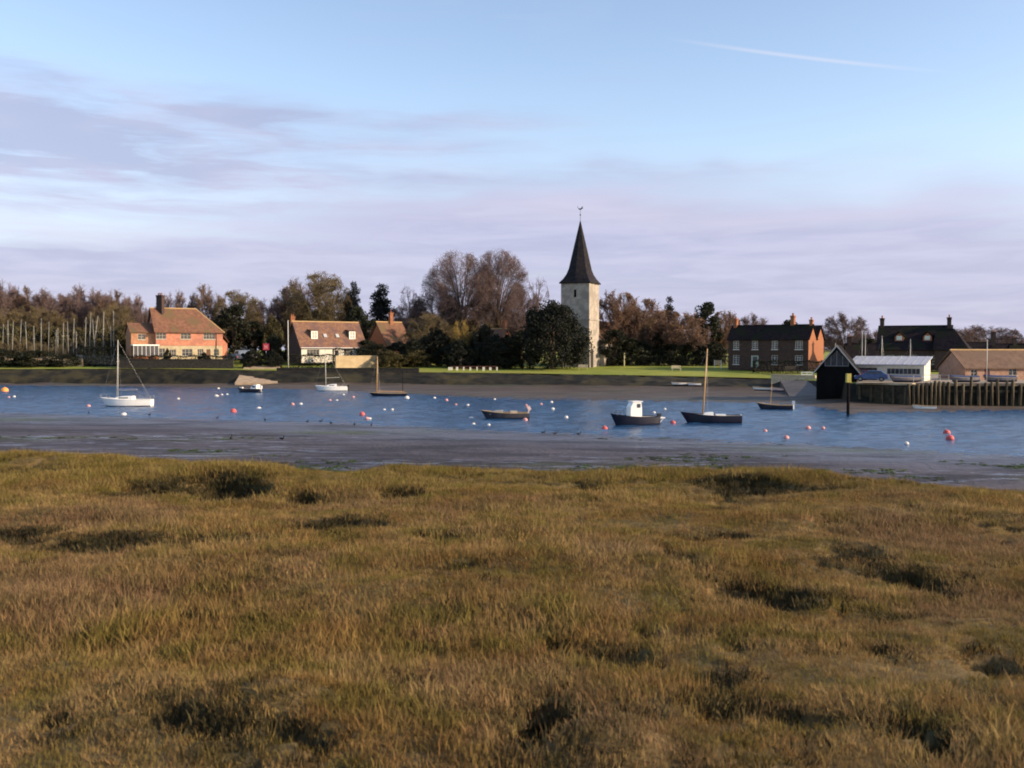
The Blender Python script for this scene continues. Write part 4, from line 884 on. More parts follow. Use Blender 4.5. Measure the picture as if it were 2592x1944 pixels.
# --- church
D = 216; p = gpt(1468, D); p.z = 3.4
CH = thing('parish_church', 'stone church tower with tall dark shingled spire and weathercock', 'church', p, R(-24))
zt = 22.2 - p.z; hw = 3.36; m = MB()
lv = [(0, zt - 2.6, .62, 1.7)]
rings = [(hw + .22, -.5), (hw + .16, 6.0), (hw + .04, 6.2), (hw, zt)]
def sq(h_, z_): return [(-h_, -h_, z_), (h_, -h_, z_), (h_, h_, z_), (-h_, h_, z_)]
m.loft([sq(a, z_) for a, z_ in rings[:3]] + [sq(hw, zt - 4)], False)
wall_mesh(m, -hw, hw, zt - 4, zt, -hw, .5, lv)
for vs in ([(hw, -hw, zt - 4), (hw, hw, zt - 4), (hw, hw, zt), (hw, -hw, zt)], [(-hw, hw, zt - 4), (-hw, -hw, zt - 4), (-hw, -hw, zt), (-hw, hw, zt)], [(hw, hw, zt - 4), (-hw, hw, zt - 4), (-hw, hw, zt), (hw, hw, zt)]): m.add(vs, [(0, 1, 2, 3)])
tw = m.build('tower', stone_m, CH)
MB().box((0, -hw + .3, zt - 2.6), (.7, .1, 1.8)).build('belfry_louvre', black_wood, tw)
s = MB(); s.loft([sq(hw + .16, 10.2), sq(hw + .16, 10.45)]); s.build('string_course', stone_m, tw)
s = MB(); s.box((hw + .35, -hw + 1.2, 1.6), (.9, 1.2, 4.2)); s.box((hw + .2, -hw + 1.2, 4.4), (.5, 1.0, 1.6)); s.build('buttress', stone_m, tw)
za, zb, zc = zt - .15, zt + 3.05, 36.4 - p.z
def ring8(z_, cornr, midr):
    o = []
    for i in range(8):
        a = math.pi / 4 * i + math.pi / 4 * .0
        if i % 2: o.append((cornr * math.copysign(1, math.cos(a)), cornr * math.copysign(1, math.sin(a)), z_))
        else: o.append((midr * round(math.cos(a)), midr * round(math.sin(a)), z_))
    return o
oc = lambda r_: (r_ * .7071, r_)
hb = 3.72
rr = [ring8(za - .18, hb, hb), ring8(za, hb, hb), ring8(za + 1.0, 2.95, 3.32), ring8(za + 2.0, 2.42, 3.02)] + [ring8(zb + (zc - zb) * q, *[w_ * (1 - q) * .98 + .02 for w_ in (2.76 * .74, 2.76)]) for q in (0, .2, .4, .6, .8, .97)]
m = MB(); m.loft(rr); sp_ = m.build('spire', shingle_m, CH)
v_ = MB(); v_.tube((0, 0, zc - .5), (0, 0, zc + 2.6), .05, .03, 6); v_.lathe([(.02, 0), (.18, .12), (.18, .25), (.02, .37)], (0, 0, zc + .9), 8); wv = v_.build('weathervane_rod', iron_m, sp_)
v_ = MB(); v_.prism([(-.55, 2.55), (-.2, 2.45), (.15, 2.45), (.35, 2.75), (.6, 2.95), (.45, 2.6), (.75, 2.55), (.35, 2.3), (.1, 2.15), (-.15, 2.15), (-.4, 2.3), (-.75, 2.9), (-.6, 2.95)], -.03, .03); v_ = v_.build('weathercock', iron_m, sp_); v_.location = (0, 0, zc + .1)
# nave and chancel run away behind the tower
n_ = MB(); n_.add([(-4.6, hw, -.4), (4.6, hw, -.4), (4.6, 26, -.4), (-4.6, 26, -.4), (-4.6, hw, 5.4), (4.6, hw, 5.4), (4.6, 26, 5.4), (-4.6, 26, 5.4), (0, hw, 10), (0, 26, 10)],
               [(0, 3, 7, 4), (1, 5, 6, 2), (0, 4, 8, 5, 1), (3, 2, 6, 9, 7)]); n_.build('nave_wall', stone_m, CH)
n_ = MB(); n_.add([(-5.0, hw + .02, 5.1), (0, hw + .02, 10.3), (5.0, hw + .02, 5.1), (-5.0, 26.3, 5.1), (0, 26.3, 10.3), (5.0, 26.3, 5.1), (-5.0, hw + .02, 5.3), (0, hw + .02, 10.5), (5.0, hw + .02, 5.3), (-5.0, 26.3, 5.3), (0, 26.3, 10.5), (5.0, 26.3, 5.3)],
               [(0, 1, 4, 3), (1, 2, 5, 4), (6, 9, 10, 7), (7, 10, 11, 8), (0, 3, 9, 6), (2, 8, 11, 5), (0, 6, 7, 1), (1, 7, 8, 2), (3, 4, 10, 9), (4, 5, 11, 10)]); n_.build('nave_roof', tile_red, CH)
for q in range(4):
    w_ = MB(); w_.prism([(-.7, 1.6), (.7, 1.6), (.7, 3.4), (0, 4.4), (-.7, 3.4)], -.05, .05); w_ = w_.build('nave_window', glass_m, CH); w_.location = (4.66, 7 + q * 5, 0); w_.rotation_euler.z = math.pi / 2

# --- dark brick manor
D = 196; p = gpt(1953, D); p.z = 3.3
H = thing('brick_manor', 'dark brick manor with pale sash windows and sunlit twin gables', 'house', p, R(-33))
Wm, Dp, ze, zr = 16.6, 5.6, 5.9, 8.6
hs_ = [(-6.6, 4.6, 1.25, 1.75), (-2.6, 4.6, 1.25, 1.75), (1.5, 4.6, 1.25, 1.75), (6.4, 4.6, 1.5, 1.75), (-6.6, 1.6, 1.25, 1.9), (-2.6, 1.3, 1.5, 2.4), (1.5, 1.6, 1.25, 1.9), (6.4, 1.6, 1.5, 1.9)]
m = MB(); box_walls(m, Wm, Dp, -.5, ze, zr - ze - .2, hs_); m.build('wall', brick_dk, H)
frm = mat('sash paint', (.55, .55, .50), (.62, .62, .56), .5)
for i, q in enumerate(hs_):
    if i == 5: add_door(H, q[0], .1, 1.5, 2.4, -Dp / 2, mat('pale green door', (.30, .36, .30), (.36, .42, .35), .5), True)
    else: add_window(H, *q, -Dp / 2, frm, 2 if q[2] < 1.4 else 3, 4)
m = MB(); r0, r1 = roof_mesh(m, Wm, Dp, ze, zr, .3); rf = m.build('roof', tile_dark, H); ridge_tiles(H, rf, r0, r1, zr, m_=tile_dark)
b2 = MB()
gx = Wm / 2
b2.add([(-gx, Dp / 2 + .01, -.5), (gx, Dp / 2 + .01, -.5), (gx, Dp / 2 + 5.6, -.5), (-gx, Dp / 2 + 5.6, -.5), (-gx, Dp / 2 + .01, ze), (gx, Dp / 2 + .01, ze), (gx, Dp / 2 + 5.6, ze), (-gx, Dp / 2 + 5.6, ze), (-gx, Dp / 2 + 2.8, zr - .2), (gx, Dp / 2 + 2.8, zr - .2)],
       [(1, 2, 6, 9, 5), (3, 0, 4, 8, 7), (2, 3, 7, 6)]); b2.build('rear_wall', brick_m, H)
e_ = MB(); e_.add([(gx + .012, -Dp / 2, -.5), (gx + .012, Dp / 2, -.5), (gx + .012, Dp / 2, ze), (gx + .012, 0, zr - .25), (gx + .012, -Dp / 2, ze)], [(0, 1, 2, 3, 4)]); e_.build('gable_wall', brick_m, H)  # right-hand gables in lighter brick than the front: sunlight put into their colour
m = MB(); roof_mesh(m, Wm, 5.6, ze, zr, .3, y_=Dp / 2 + 2.82); m.build('rear_roof', tile_dark, H)
chimney(H, -Wm / 2 + .6, 0, zr - .6, zr + 1.5, .7, 1.0, brick_m, 2); chimney(H, 4.2, .4, zr - .8, zr + 2.0, .75, 1.1, brick_m, 2); chimney(H, Wm / 2 - .3, .2, zr - .6, zr + 1.1, .6, .9, brick_m, 2)

# --- black boathouse on the waterfront
D = 128; p = gpt(2118, D); p.z = .9
H = thing('black_boathouse', 'black tarred timber boathouse with steep gable at the water edge', 'boathouse', p, R(-23))
hw_, ze, zr, dp = 2.6, 3.35, 6.6, 6.0
m = MB(); m.add([(-hw_, 0, -1.2), (hw_, 0, -1.2), (hw_, 0, ze), (0, 0, zr - .15), (-hw_, 0, ze), (-hw_, dp, -1.2), (hw_, dp, -1.2), (hw_, dp, ze), (0, dp, zr - .15), (-hw_, dp, ze)],
                [(0, 1, 2, 3, 4), (9, 8, 7, 6, 5), (1, 6, 7, 2), (5, 0, 4, 9)]); m.build('wall', black_wood, H)
for q in range(17):
    x = -hw_ + .16 + q * .31; zt_ = ze + (1 - abs(x) / hw_) * (zr - ze) - .35; MB().box((x, -.03 - (q % 2) * .015, (zt_ - .3) / 2), (.27, .05, zt_ + .3)).build('plank', black_wood, H)
for s in (-1, 1):
    m = MB(); o_ = .45; m.add([(0, -.4, zr), (s * (hw_ + o_), -.4, ze - o_ * 1.15), (s * (hw_ + o_), dp + .4, ze - o_ * 1.15), (0, dp + .4, zr), (0, -.4, zr + .16), (s * (hw_ + o_), -.4, ze - o_ * 1.15 + .16), (s * (hw_ + o_), dp + .4, ze - o_ * 1.15 + .16), (0, dp + .4, zr + .16)],
                    [(0, 1, 2, 3), (4, 7, 6, 5), (0, 4, 5, 1), (1, 5, 6, 2), (2, 6, 7, 3), (3, 7, 4, 0)]); m.build('roof_slope', tile_dark, H)
    b_ = MB(); b_.add([(0, -.47, zr - .12), (s * (hw_ + .5), -.47, ze - .7), (s * (hw_ + .5), -.47, ze - .48), (0, -.47, zr + .17), (0, -.41, zr - .12), (s * (hw_ + .5), -.41, ze - .7), (s * (hw_ + .5), -.41, ze - .48), (0, -.41, zr + .17)],
                  [(0, 1, 2, 3), (4, 7, 6, 5), (0, 4, 5, 1), (1, 5, 6, 2), (2, 6, 7, 3), (3, 7, 4, 0)]); b_.build('barge_board', mat('grey barge board', (.40, .37, .32), (.48, .45, .40), .7), H)
g_ = MB(); g_.prism([(-1.5, 3.9), (1.5, 3.9), (1.5, 4.5), (0, 6.0), (-1.5, 4.5)], -.10, -.06); gw = g_.build('gable_window', glass_m, H)
f_ = MB()
for q in (-1.5, -.75, 0, .75, 1.5): f_.box((q, -.13, 3.9 + (.6 + 1.5 * (1 - abs(q) / 1.5)) / 2), (.07, .05, .6 + 1.5 * (1 - abs(q) / 1.5)))
f_.box((0, -.13, 3.9), (3.1, .06, .08)); f_.build('glazing_bars', mat('grey frame', (.16, .16, .17), (.2, .2, .2), .6), gw)
for s in (-1, 1): MB().box((s * .78, -.10, 1.2), (1.5, .07, 2.6)).build('boat_door', black_wood, H)

# --- white quayside clubhouse
D = 131; p = gpt(2252, D); p.z = 2.83
H = thing('white_clubhouse', 'long low white building behind the boathouse with sunlit right end', 'building', p, R(-34)); H.scale = (.85, .85, .80)
Wm, Dp = 11.4, 5.0
hl_ = [(2.6, 1.55, 5.0, 1.0), (-3.4, 1.05, 4.0, 2.1)]
m = MB(); box_walls(m, Wm, Dp, -.3, 2.7, 0, hl_); m.build('wall', render_white, H)
o = add_window(H, *hl_[0], -Dp / 2, nx=8, nz=1)
MB().box((-3.4, -Dp / 2 + .6, 1.05), (4.2, .1, 2.2)).build('bay_back', gel_grey, H)
m = MB(); m.add([(-Wm / 2 - .3, -Dp / 2 - .4, 2.55), (Wm / 2 + .3, -Dp / 2 - .4, 2.55), (Wm / 2 + .3, Dp / 2 + .2, 3.9), (-Wm / 2 - .3, Dp / 2 + .2, 3.9), (-Wm / 2 - .3, -Dp / 2 - .4, 2.72), (Wm / 2 + .3, -Dp / 2 - .4, 2.72), (Wm / 2 + .3, Dp / 2 + .2, 4.07), (-Wm / 2 - .3, Dp / 2 + .2, 4.07)],
             [(0, 1, 2, 3), (4, 7, 6, 5), (0, 4, 5, 1), (1, 5, 6, 2), (2, 6, 7, 3), (3, 7, 4, 0)]); rf = m.build('roof', mat('pale sheet roof', (.36, .36, .40), (.44, .44, .48), .5, spec=.3), H)
m = MB()
for s in (-Wm / 2, Wm / 2): m.add([(s, -Dp / 2, 2.7), (s, Dp / 2, 2.7), (s, Dp / 2, 3.85)], [(0, 1, 2)])
m.add([(-Wm / 2, Dp / 2, 2.7), (Wm / 2, Dp / 2, 2.7), (Wm / 2, Dp / 2, 3.85), (-Wm / 2, Dp / 2, 3.85)], [(0, 1, 2, 3)]); m.build('upper_wall', render_white, H)
for q in range(9): MB().box((-5.2 + q * 1.3, -.1, 3.42), (.06, 5.55, .06), rx=math.atan2(1.35, 5.6)).build('roof_rib', paint_grey, rf)

# --- dark house with two chimneys
D = 186; p = gpt(2315, D); p.z = 3.5
H = thing('two_chimney_house', 'big dark-roofed house with a chimney at each end of the ridge', 'house', p, R(-26))
Wm, Dp, ze, zr = 12.8, 11.5, 3.6, 8.0
hs_ = [(-4, 1.6, 1.3, 1.7), (0, 1.6, 1.3, 1.7), (4, 1.6, 1.3, 1.7), (-2, 1.6, 1.2, 1.5)]
m = MB(); box_walls(m, Wm, Dp, -.4, ze, zr - ze - .2, hs_); m.build('wall', brick_dk, H)
for q in hs_: add_window(H, *q, -Dp / 2, frm, 2, 3)
m = MB(); r0, r1 = roof_mesh(m, Wm, Dp, ze, zr, .35); rf = m.build('roof', tile_dark, H); ridge_tiles(H, rf, r0, r1, zr, m_=tile_dark)
for s in (-1, 1): chimney(H, s * (Wm / 2 - .35), 0, zr - 1, zr + 1.7, .75, 1.1, brick_dk, 2)
for dx in (-2.6, 2.4):
    o = MB(); o.prism([(dx - .8, 5.0), (dx + .8, 5.0), (dx + .8, 6.0), (dx, 6.8), (dx - .8, 6.0)], -3.9, -1.6); do = o.build('dormer', brick_m, H)
    MB().box((dx, -3.93, 5.75), (1.0, .06, .8)).build('dormer_window', frm, do)
    r_ = MB()
    for s in (-1, 1): r_.add([(dx, -4.1, 7.0), (dx + s * 1.05, -4.1, 5.95), (dx + s * 1.05, -1.2, 5.95), (dx, -1.2, 7.0), (dx, -4.1, 7.1), (dx + s * 1.05, -4.1, 6.05), (dx + s * 1.05, -1.2, 6.05), (dx, -1.2, 7.1)], [(0, 1, 2, 3), (4, 7, 6, 5), (0, 4, 5, 1), (1, 5, 6, 2), (2, 6, 7, 3), (3, 7, 4, 0)])
    r_.build('dormer_roof', tile_dark, do)
D = 180; p = gpt(2412, D); p.z = 3.5
H = thing('dark_hipped_house', 'dark roofed annexe joined to the right of the two-chimney house', 'house', p, R(-30))
m = MB(); box_walls(m, 5.6, 8, -.4, 3.6, 0, [(0, 1.5, 1.4, 1.3)]); m.build('wall', brick_dk, H); add_window(H, 0, 1.5, 1.4, 1.3, -4, frm)
m = MB(); r0, r1 = roof_mesh(m, 5.6, 8, 3.6, 7.2, .3, 0, 2.6); rf = m.build('roof', tile_dark, H); ridge_tiles(H, rf, r0, r1, 7.2, m_=tile_dark)

# --- long low range on the quay
D = 134; p = gpt(2580, D); p.z = 2.8
H = thing('long_quay_building', 'long low building with pale tan roof and pinkish wall on the quay', 'building', p, R(7))
Wm, Dp, ze, zr = 20.4, 6.4, 1.75, 4.0
hs_ = [(-8.9, 1.0, .95, 1.0), (-7.0, .85, .9, 1.7), (-3.2, 1.15, 1.2, 1.0), (.6, 1.15, .9, 1.1), (4.5, 1.15, 1.2, 1.0)]
m = MB(); box_walls(m, Wm, Dp, -.3, ze, zr - ze - .15, hs_); m.build('wall', mat('pink brick wall', (.30, .175, .12), (.38, .23, .165), .85, 2, bump=.3, courses=8), H)
for i, q in enumerate(hs_):
    if i == 1: add_door(H, q[0], 0, .9, 1.7, -Dp / 2, mat('maroon door', (.12, .03, .03), (.15, .04, .04), .5))
    else: add_window(H, *q, -Dp / 2, nx=2, nz=2)
m = MB(); r0, r1 = roof_mesh(m, Wm, Dp, ze, zr, .3); rf = m.build('roof', tile_tan, H); ridge_tiles(H, rf, r0, r1, zr)

# --- roofs of the village behind the quay
for (u, D, Wm, vr, lab, chs) in [(2205, 205, 10.5, 872, 'low dark roofed house behind the masts and the white clubhouse', (-4.6,)),
                                 (2462, 236, 7.5, 868, 'dark cottage roof with a chimney at its left end behind the long quay building', (-3.2,)),
                                 (2530, 240, 7.0, 872, 'dark house with the tallest chimney behind the long quay building', (-1.6,)),
                                 (2600, 232, 8.0, 872, 'dark roofed house at the far right behind the long quay building', (-3.0, 3.0))]:
    p = gpt(u, D); zr = at(u, vr, D).z - p.z; ze = zr - 2.9
    H = thing('village_house', lab, 'house', p, R(-12)); m = MB(); box_walls(m, Wm, 6.5, -.4, ze, zr - ze - .2, [(-1.5, ze - 1.2, 1, 1.2), (1.5, ze - 1.2, 1, 1.2)]); m.build('wall', brick_dk, H)
    for s in (-1.5, 1.5): add_window(H, s, ze - 1.2, 1, 1.2, -3.25, frm)
    m = MB(); r0, r1 = roof_mesh(m, Wm, 6.5, ze, zr, .3); rf = m.build('roof', tile_dark, H); ridge_tiles(H, rf, r0, r1, zr, m_=tile_dark)
    for c_ in chs: chimney(H, c_, 0, zr - .8, zr + (3.2 if 'tallest' in lab else 1.7), 1.0 if 'tallest' in lab else .7, .9, brick_dk, 2)

# --- quay: stone length by the boathouse, then timber piles
def pt(u, D): return Vector(((u - CU) / F * D, D, 0))
a, b_ = pt(2168, 121.4), pt(2312, 117.0)
Q = thing('stone_quay_wall', 'dark weedy stone quay wall with pale coping right of the boathouse', 'wall', (a.x, a.y, 0), math.atan2(b_.y - a.y, b_.x - a.x)); L = (b_ - a).length
MB().box((L / 2, .55, 1.0), (L, 1.1, 3.2)).build('wall', mat('weedy quay stone', (.022, .02, .014), (.055, .045, .028), .9, 1.5, bump=.6), Q)
for i in range(6): MB().box((L * (i + .5) / 6, .4, 2.72), (L / 6 - .03, 1.3, .26)).build('coping_stone', mat('coping', (.36, .28, .18), (.46, .37, .25), .85, 2, bump=.3), Q)
for i in range(5): MB().box((.5 + i * L / 5, -.1, .9), (.28, .26, 2.9)).build('fender_post', pile_m, Q)
a, b_ = pt(2300, 116.6), pt(2760, 115.0)
Q = thing('timber_quay', 'timber quay face of upright piles along the waterfront', 'quay', (a.x, a.y, 0), math.atan2(b_.y - a.y, b_.x - a.x)); L = (b_ - a).length
MB().box((L / 2, .75, .9), (L, .7, 3.3)).build('back_boarding', mat('dark boarding', (.02, .018, .014), (.04, .034, .024), .9, 2), Q)
MB().box((L / 2, .52, 2.64), (L, .9, .18)).build('cap_rail', wood_m, Q)
MB().box((L / 2, .30, 1.9), (L, .18, .28)).build('waling', pile_m, Q)
x = .1; i = 0
while x < L:
    h = RND.uniform(2.65, 3.4) + (.4 if i % 5 == 2 else 0); w = RND.uniform(.30, .44)
    if i < 4: w, h = .4, 2.75
    m = MB(); m.lathe([(w / 2, -.6), (w / 2 * 1.02, 1.2), (w / 2 * .96, h - .08), (w / 2 * .8, h)], (0, 0, 0), 8); o = m.build('pile', pile_m, Q, True); o.location = (x, RND.uniform(-.05, .1), 0); o.rotation_euler = (RND.uniform(-.02, .02), RND.uniform(-.03, .03), RND.uniform(0, 3))
    x += .52 if i < 9 else RND.uniform(.72, 1.02); i += 1
rl = thing('quay_railing', 'thin metal railing on the quay in front of the dark house', 'railing', (pt(2318, 118).x, 118.6, 2.84), 0)
for q in range(5): MB().tube((q * 1.1, 0, 0), (q * 1.1, 0, 1.0), .035, n=6).build('post', steel, rl)
for z_ in (.5, .98): MB().tube((0, 0, z_), (4.4, 0, z_), .028, n=6).build('rail', steel, rl)
apron = np_mesh('quay_apron', [(pt(2170, 120).x, 119.5, 2.83), (pt(2312, 118).x, 117.8, 2.83), (90, 116.2, 2.83), (90, 160, 2.83), (pt(2150, 160).x, 160, 2.83)], [(0, 1, 2, 3, 4)])
tag(link('quay_apron', apron, mat('quay concrete', (.24, .20, .16), (.32, .27, .21), .9, .5, 5, world=True)), kind='structure')

# --- walls, ramps on the village shore
def wall_thing(name, u0, u1, D, z0, z1, th, m_, label, D1=None, coping=None):
    D1 = D1 or D; a, b_ = pt(u0, D), pt(u1, D1); t = thing(name, label, 'wall', (a.x, a.y, z0), math.atan2(b_.y - a.y, b_.x - a.x)); L = (b_ - a).length; n = max(2, int(L / 2.4)); h = z1 - z0
    MB().box((L / 2, th / 2, h / 2), (L, th, h)).build('wall', m_, t)
    for i in range(n): MB().box((L * (i + .5) / n, th / 2, h + .07 + RND.uniform(0, .015)), (L / n - .03, th + .12, .14)).build('coping_stone', coping or m_, t)
    return t
wall_thing('garden_wall', 300, 590, 196.6, 2.2, 4.9, .5, flint, 'dark flint garden wall below the tile-hung house')
wall_thing('sunlit_wall', 850, 960, 197.5, 2.6, 5.6, .5, mat('buff plaster', (.36, .27, .16), (.44, .34, .21), .85, .8, bump=.2), 'sunlit buff garden wall in front of the cottage', D1=203)
wall_thing('shore_wall', 700, 1060, 190.5, 1.2, 3.2, .6, flint, 'low dark sea wall below the cottage', D1=188)
wall_thing('yard_wall', 160, 208, 203, 2.8, 4.9, .5, wall_stone, 'short sunlit stone wall left of the clipped hedge')
wall_thing('churchyard_wall', 1425, 1490, 213, 3.0, 4.3, .5, wall_stone, 'low tan churchyard wall under the holm oak')
wall_thing('hard_wall', 1952, 2064, 168, .8, 2.5, .5, wall_stone, 'tan stone wall at the edge of the green left of the boathouse', D1=160)
rm = MB(); rm.add([(-4, -9, -1.2), (4, -9, -1.2), (3.6, 6, 1.9), (-3.6, 6, 1.9), (-4, -9, -1.6), (4, -9, -1.6), (3.6, 6, -1.0), (-3.6, 6, -1.0)], [(0, 1, 2, 3), (4, 7, 6, 5), (0, 4, 5, 1), (1, 5, 6, 2), (2, 6, 7, 3), (3, 7, 4, 0)])
pr = gpt(668, 196); rm = rm.build('slipway', mat('slip stone', (.30, .22, .15), (.40, .30, .20), .85, 1, bump=.3), None, False, (pr.x, pr.y - 3, 1.75), R(10)); tag(rm, 'pale stone slipway running down between the two gardens', 'slipway')
rm = MB(); rm.add([(-2.2, -22, -1.0), (3.4, -22, -1.0), (5.5, 10, 1.2), (-3.0, 10, 1.2), (-2.2, -22, -1.4), (3.4, -22, -1.4), (5.5, 10, -1.0), (-3.0, 10, -1.0)], [(0, 1, 2, 3), (4, 7, 6, 5), (0, 4, 5, 1), (1, 5, 6, 2), (2, 6, 7, 3), (3, 7, 4, 0)])
pr = gpt(2030, 150); rm = rm.build('launching_hard', mat('wet concrete hard', (.045, .038, .033), (.085, .070, .06), .6, .35, spec=.3, bump=.5), None, False, (pr.x, pr.y, .62), R(-14)); tag(rm, 'wet grey launching hard sloping to the water left of the boathouse', 'slipway')
# ------------------------------------------------------------------ boats
def hull_rings(L, B, fb, dr, sheer=.3, tr=.72, n=15, bow_rake=.12):
    rings, n_ = [], n
    for i in range(n_):
        t = i / (n_ - 1); x = -L / 2 + L * t                     # bow at -x
        b_ = B / 2 * (math.sin(min(1, t / .55) * math.pi / 2) ** .75 if t < .55 else 1 - (1 - tr) * ((t - .55) / .45) ** 1.6)
        b_ = max(b_, .02); zs_ = fb * (1 + sheer * (1 - t / .75) ** 2 if t < .75 else 1 + sheer * .12 * (t - .75)); kd = -dr * (1 - .55 * max(0, 1 - t / .3)) * (1 - .5 * max(0, (t - .75) / .25))
        xb = x + bow_rake * L * max(0, 1 - t / .25)               # keel pulls back at the stem
        half = [(b_, zs_), (b_ * .985, zs_ * .55), (b_ * .93, .10), (b_ * .72, kd * .45), (.0, kd)]
        ring = []
        for y_, z_ in half: q = (zs_ - z_) / (zs_ - kd); ring.append((x + (xb - x) * q, y_, z_))
        for y_, z_ in reversed(half[:-1]): q = (zs_ - z_) / (zs_ - kd); ring.append((x + (xb - x) * q, -y_, z_))
        rings.append(ring)
    return rings
def boat(name, label, u, D, L, B, fb, hull_m, rz=0.0, group=None, z=0.0, open_=False, cat='boat', low_m=None, sheer=.3, tr=.72, deck=None, roll=0.0):
    p = Vector(((u - CU) / F * D, D, z)); t = thing(name, label, cat, p, rz, group); t.rotation_euler.x = roll
    rg = hull_rings(L, B, fb, .25 * fb + .12, sheer, tr)
    up = MB(); up.loft([r[:3] for r in rg], False, False); up.loft([r[6:] for r in rg], False, False)
    st = rg[-1]; up.add(st, [tuple(range(9))]); up.build('hull', hull_m, t, True)
    lo = MB(); lo.loft([r[2:7] for r in rg], False, False); lo.build('bottom', low_m or antifoul, t, True)
    dz = -.28 * fb if open_ else -.03
    dk = MB(); dk.loft([[(r[0][0], r[0][1] * .97, r[0][2] + dz), (r[-1][0], r[-1][1] * .97, r[-1][2] + dz)] for r in rg], False, False); dk.build('deck', deck or deck_m, t)
    rl_ = MB()
    for idx in (0, -1): rl_.path([(r[idx][0], r[idx][1], r[idx][2] + .01) for r in rg], [.035] * len(rg), 4)
    rl_.build('gunwale', mat('gunwale wood', (.30, .22, .13), (.38, .28, .17), .6) if open_ else hull_m, t)
    t['rings'] = 0; del t['rings']
    return t, rg
def mast(t, x, z0, z1, m_, r=.055, rake=.0, boom=0.0, boom_z=.9, stays=None, spreader=True):
    o = MB(); o.tube((x, 0, z0), (x + rake, 0, z1), r, r * .6, 8); o = o.build('mast', m_, t, True)
    if spreader: MB().box((x + rake * .6, 0, z0 + (z1 - z0) * .62), (.05, .9, .04)).build('spreader', m_, o)
    if boom:
        q = MB(); q.tube((x + .05, 0, z0 + boom_z), (x + boom, 0, z0 + boom_z + .1), .045, n=6); q.build('boom', m_, t)
    if stays:
        for (sx, sy, sz) in stays:
            q = MB(); q.tube((x + rake, 0, z1 - .1), (sx, sy, sz), .006, n=4); q.build('stay', steel, t)
    return o
def cabin(t, x0, x1, w, z0, h, m_, win=True):
    r = []
    for (x, k) in ((x0, .0), (x0 + .25 * (x1 - x0), .72), (x0 + .5 * (x1 - x0), .92), (x1 - .05, 1.0), (x1, 1.0)):
        hh = h * k + .03; r.append([(x, -w / 2, z0), (x, -w / 2 * .86, z0 + hh * .9), (x, -w / 2 * .5, z0 + hh), (x, w / 2 * .5, z0 + hh), (x, w / 2 * .86, z0 + hh * .9), (x, w / 2, z0)])
    m = MB(); m.loft(r); o = m.build('cabin', m_, t)
    if win:
        for s in (-1, 1): MB().box((x0 + (x1 - x0) * .58, s * (w / 2 * .945), z0 + h * .55), ((x1 - x0) * .45, .03, h * .34), rx=s * -.12).build('cabin_window', glass_m, o)
    return o
def outboard(t, x, z, m_=None, tilt=0.0):
    m = MB(); m.box((x + .12, 0, z + .28), (.32, .26, .42), ry=tilt); m.tube((x + .12, 0, z + .1), (x + .16 + tilt * .5, 0, z - .5), .07, .05, 6); m.box((x + .18 + tilt * .5, 0, z - .5), (.3, .04, .12)); return m.build('outboard', m_ or rubber, t)
def rails(t, rg, i0, i1, h):
    m = MB()
    for idx, s in ((0, 1), (-1, -1)):
        pts = [(rg[i][idx][0], rg[i][idx][1] * .95, rg[i][idx][2]) for i in range(i0, i1 + 1, 2)]
        for q in pts: m.tube(q, (q[0], q[1], q[2] + h), .014, n=4)
        for a, b_ in zip(pts, pts[1:]): m.tube((a[0], a[1], a[2] + h), (b_[0], b_[1], b_[2] + h), .012, n=4)
    return m.build('guard_rail', steel, t)

t, rg = boat('white_yacht', 'white sailing yacht with tall bare mast at the left of the channel', 319, 117.5, 6.2, 2.1, .80, gel_white, R(4))
cabin(t, -1.6, .9, 1.5, .80, .45, gel_white); mast(t, -1.05, 1.2, 8.2, alu, .065, .12, 2.4, .75, [(-3.0, 0, 1.05), (2.95, 0, .85), (-.9, .95, .85), (-.9, -.95, .85)])
rails(t, rg, 0, 3, .5); rails(t, rg, 10, 14, .5); MB().box((3.14, 0, .1), (.08, .06, .9)).build('rudder', gel_white, t)
s = MB(); s.tube((-.9, 0, 2.05), (1.2, 0, 2.12), .10, .07, 7); s.build('furled_sail', mat('sail cover', (.10, .12, .22), (.14, .16, .28), .8), t)
MB().tube((-3.05, 0, 1.02), (-3.6, 0, 1.05), .03, n=6).build('bowsprit', steel, t)

t, rg = boat('white_sailboat', 'small white sailing boat moored below the sunlit garden wall', 838, 161, 5.4, 1.9, .72, gel_white, R(6))
cabin(t, -1.0, .9, 1.3, .72, .42, gel_white); mast(t, -.9, .9, 7.0, alu, .065, -.05, 2.3, 1.3, [(-2.6, 0, .95), (2.55, 0, .75), (-.8, .85, .75), (-.8, -.85, .75)]); rails(t, rg, 10, 14, .45)
outboard(t, 2.7, .55)

t, rg = boat('low_dark_sailboat', 'low dark sailing boat with a single varnished mast', 982, 143, 5.8, 1.8, .42, gel_navy, R(3), open_=True)
mast(t, -1.7, .2, 6.0, mast_m, .085, .12, 0, spreader=False, stays=[(-2.8, 0, .5), (-1.2, .8, .4), (-1.2, -.8, .4)]); MB().box((.3, 0, .28), (.3, 1.5, .05)).build('thwart', wood_m, t); MB().box((1.6, 0, .28), (.3, 1.4, .05)).build('thwart', wood_m, t)
b1 = MB(); b1.tube((-1.5, 0, .75), (2.4, 0, .65), .06, n=6); b1.build('boom', mast_m, t)

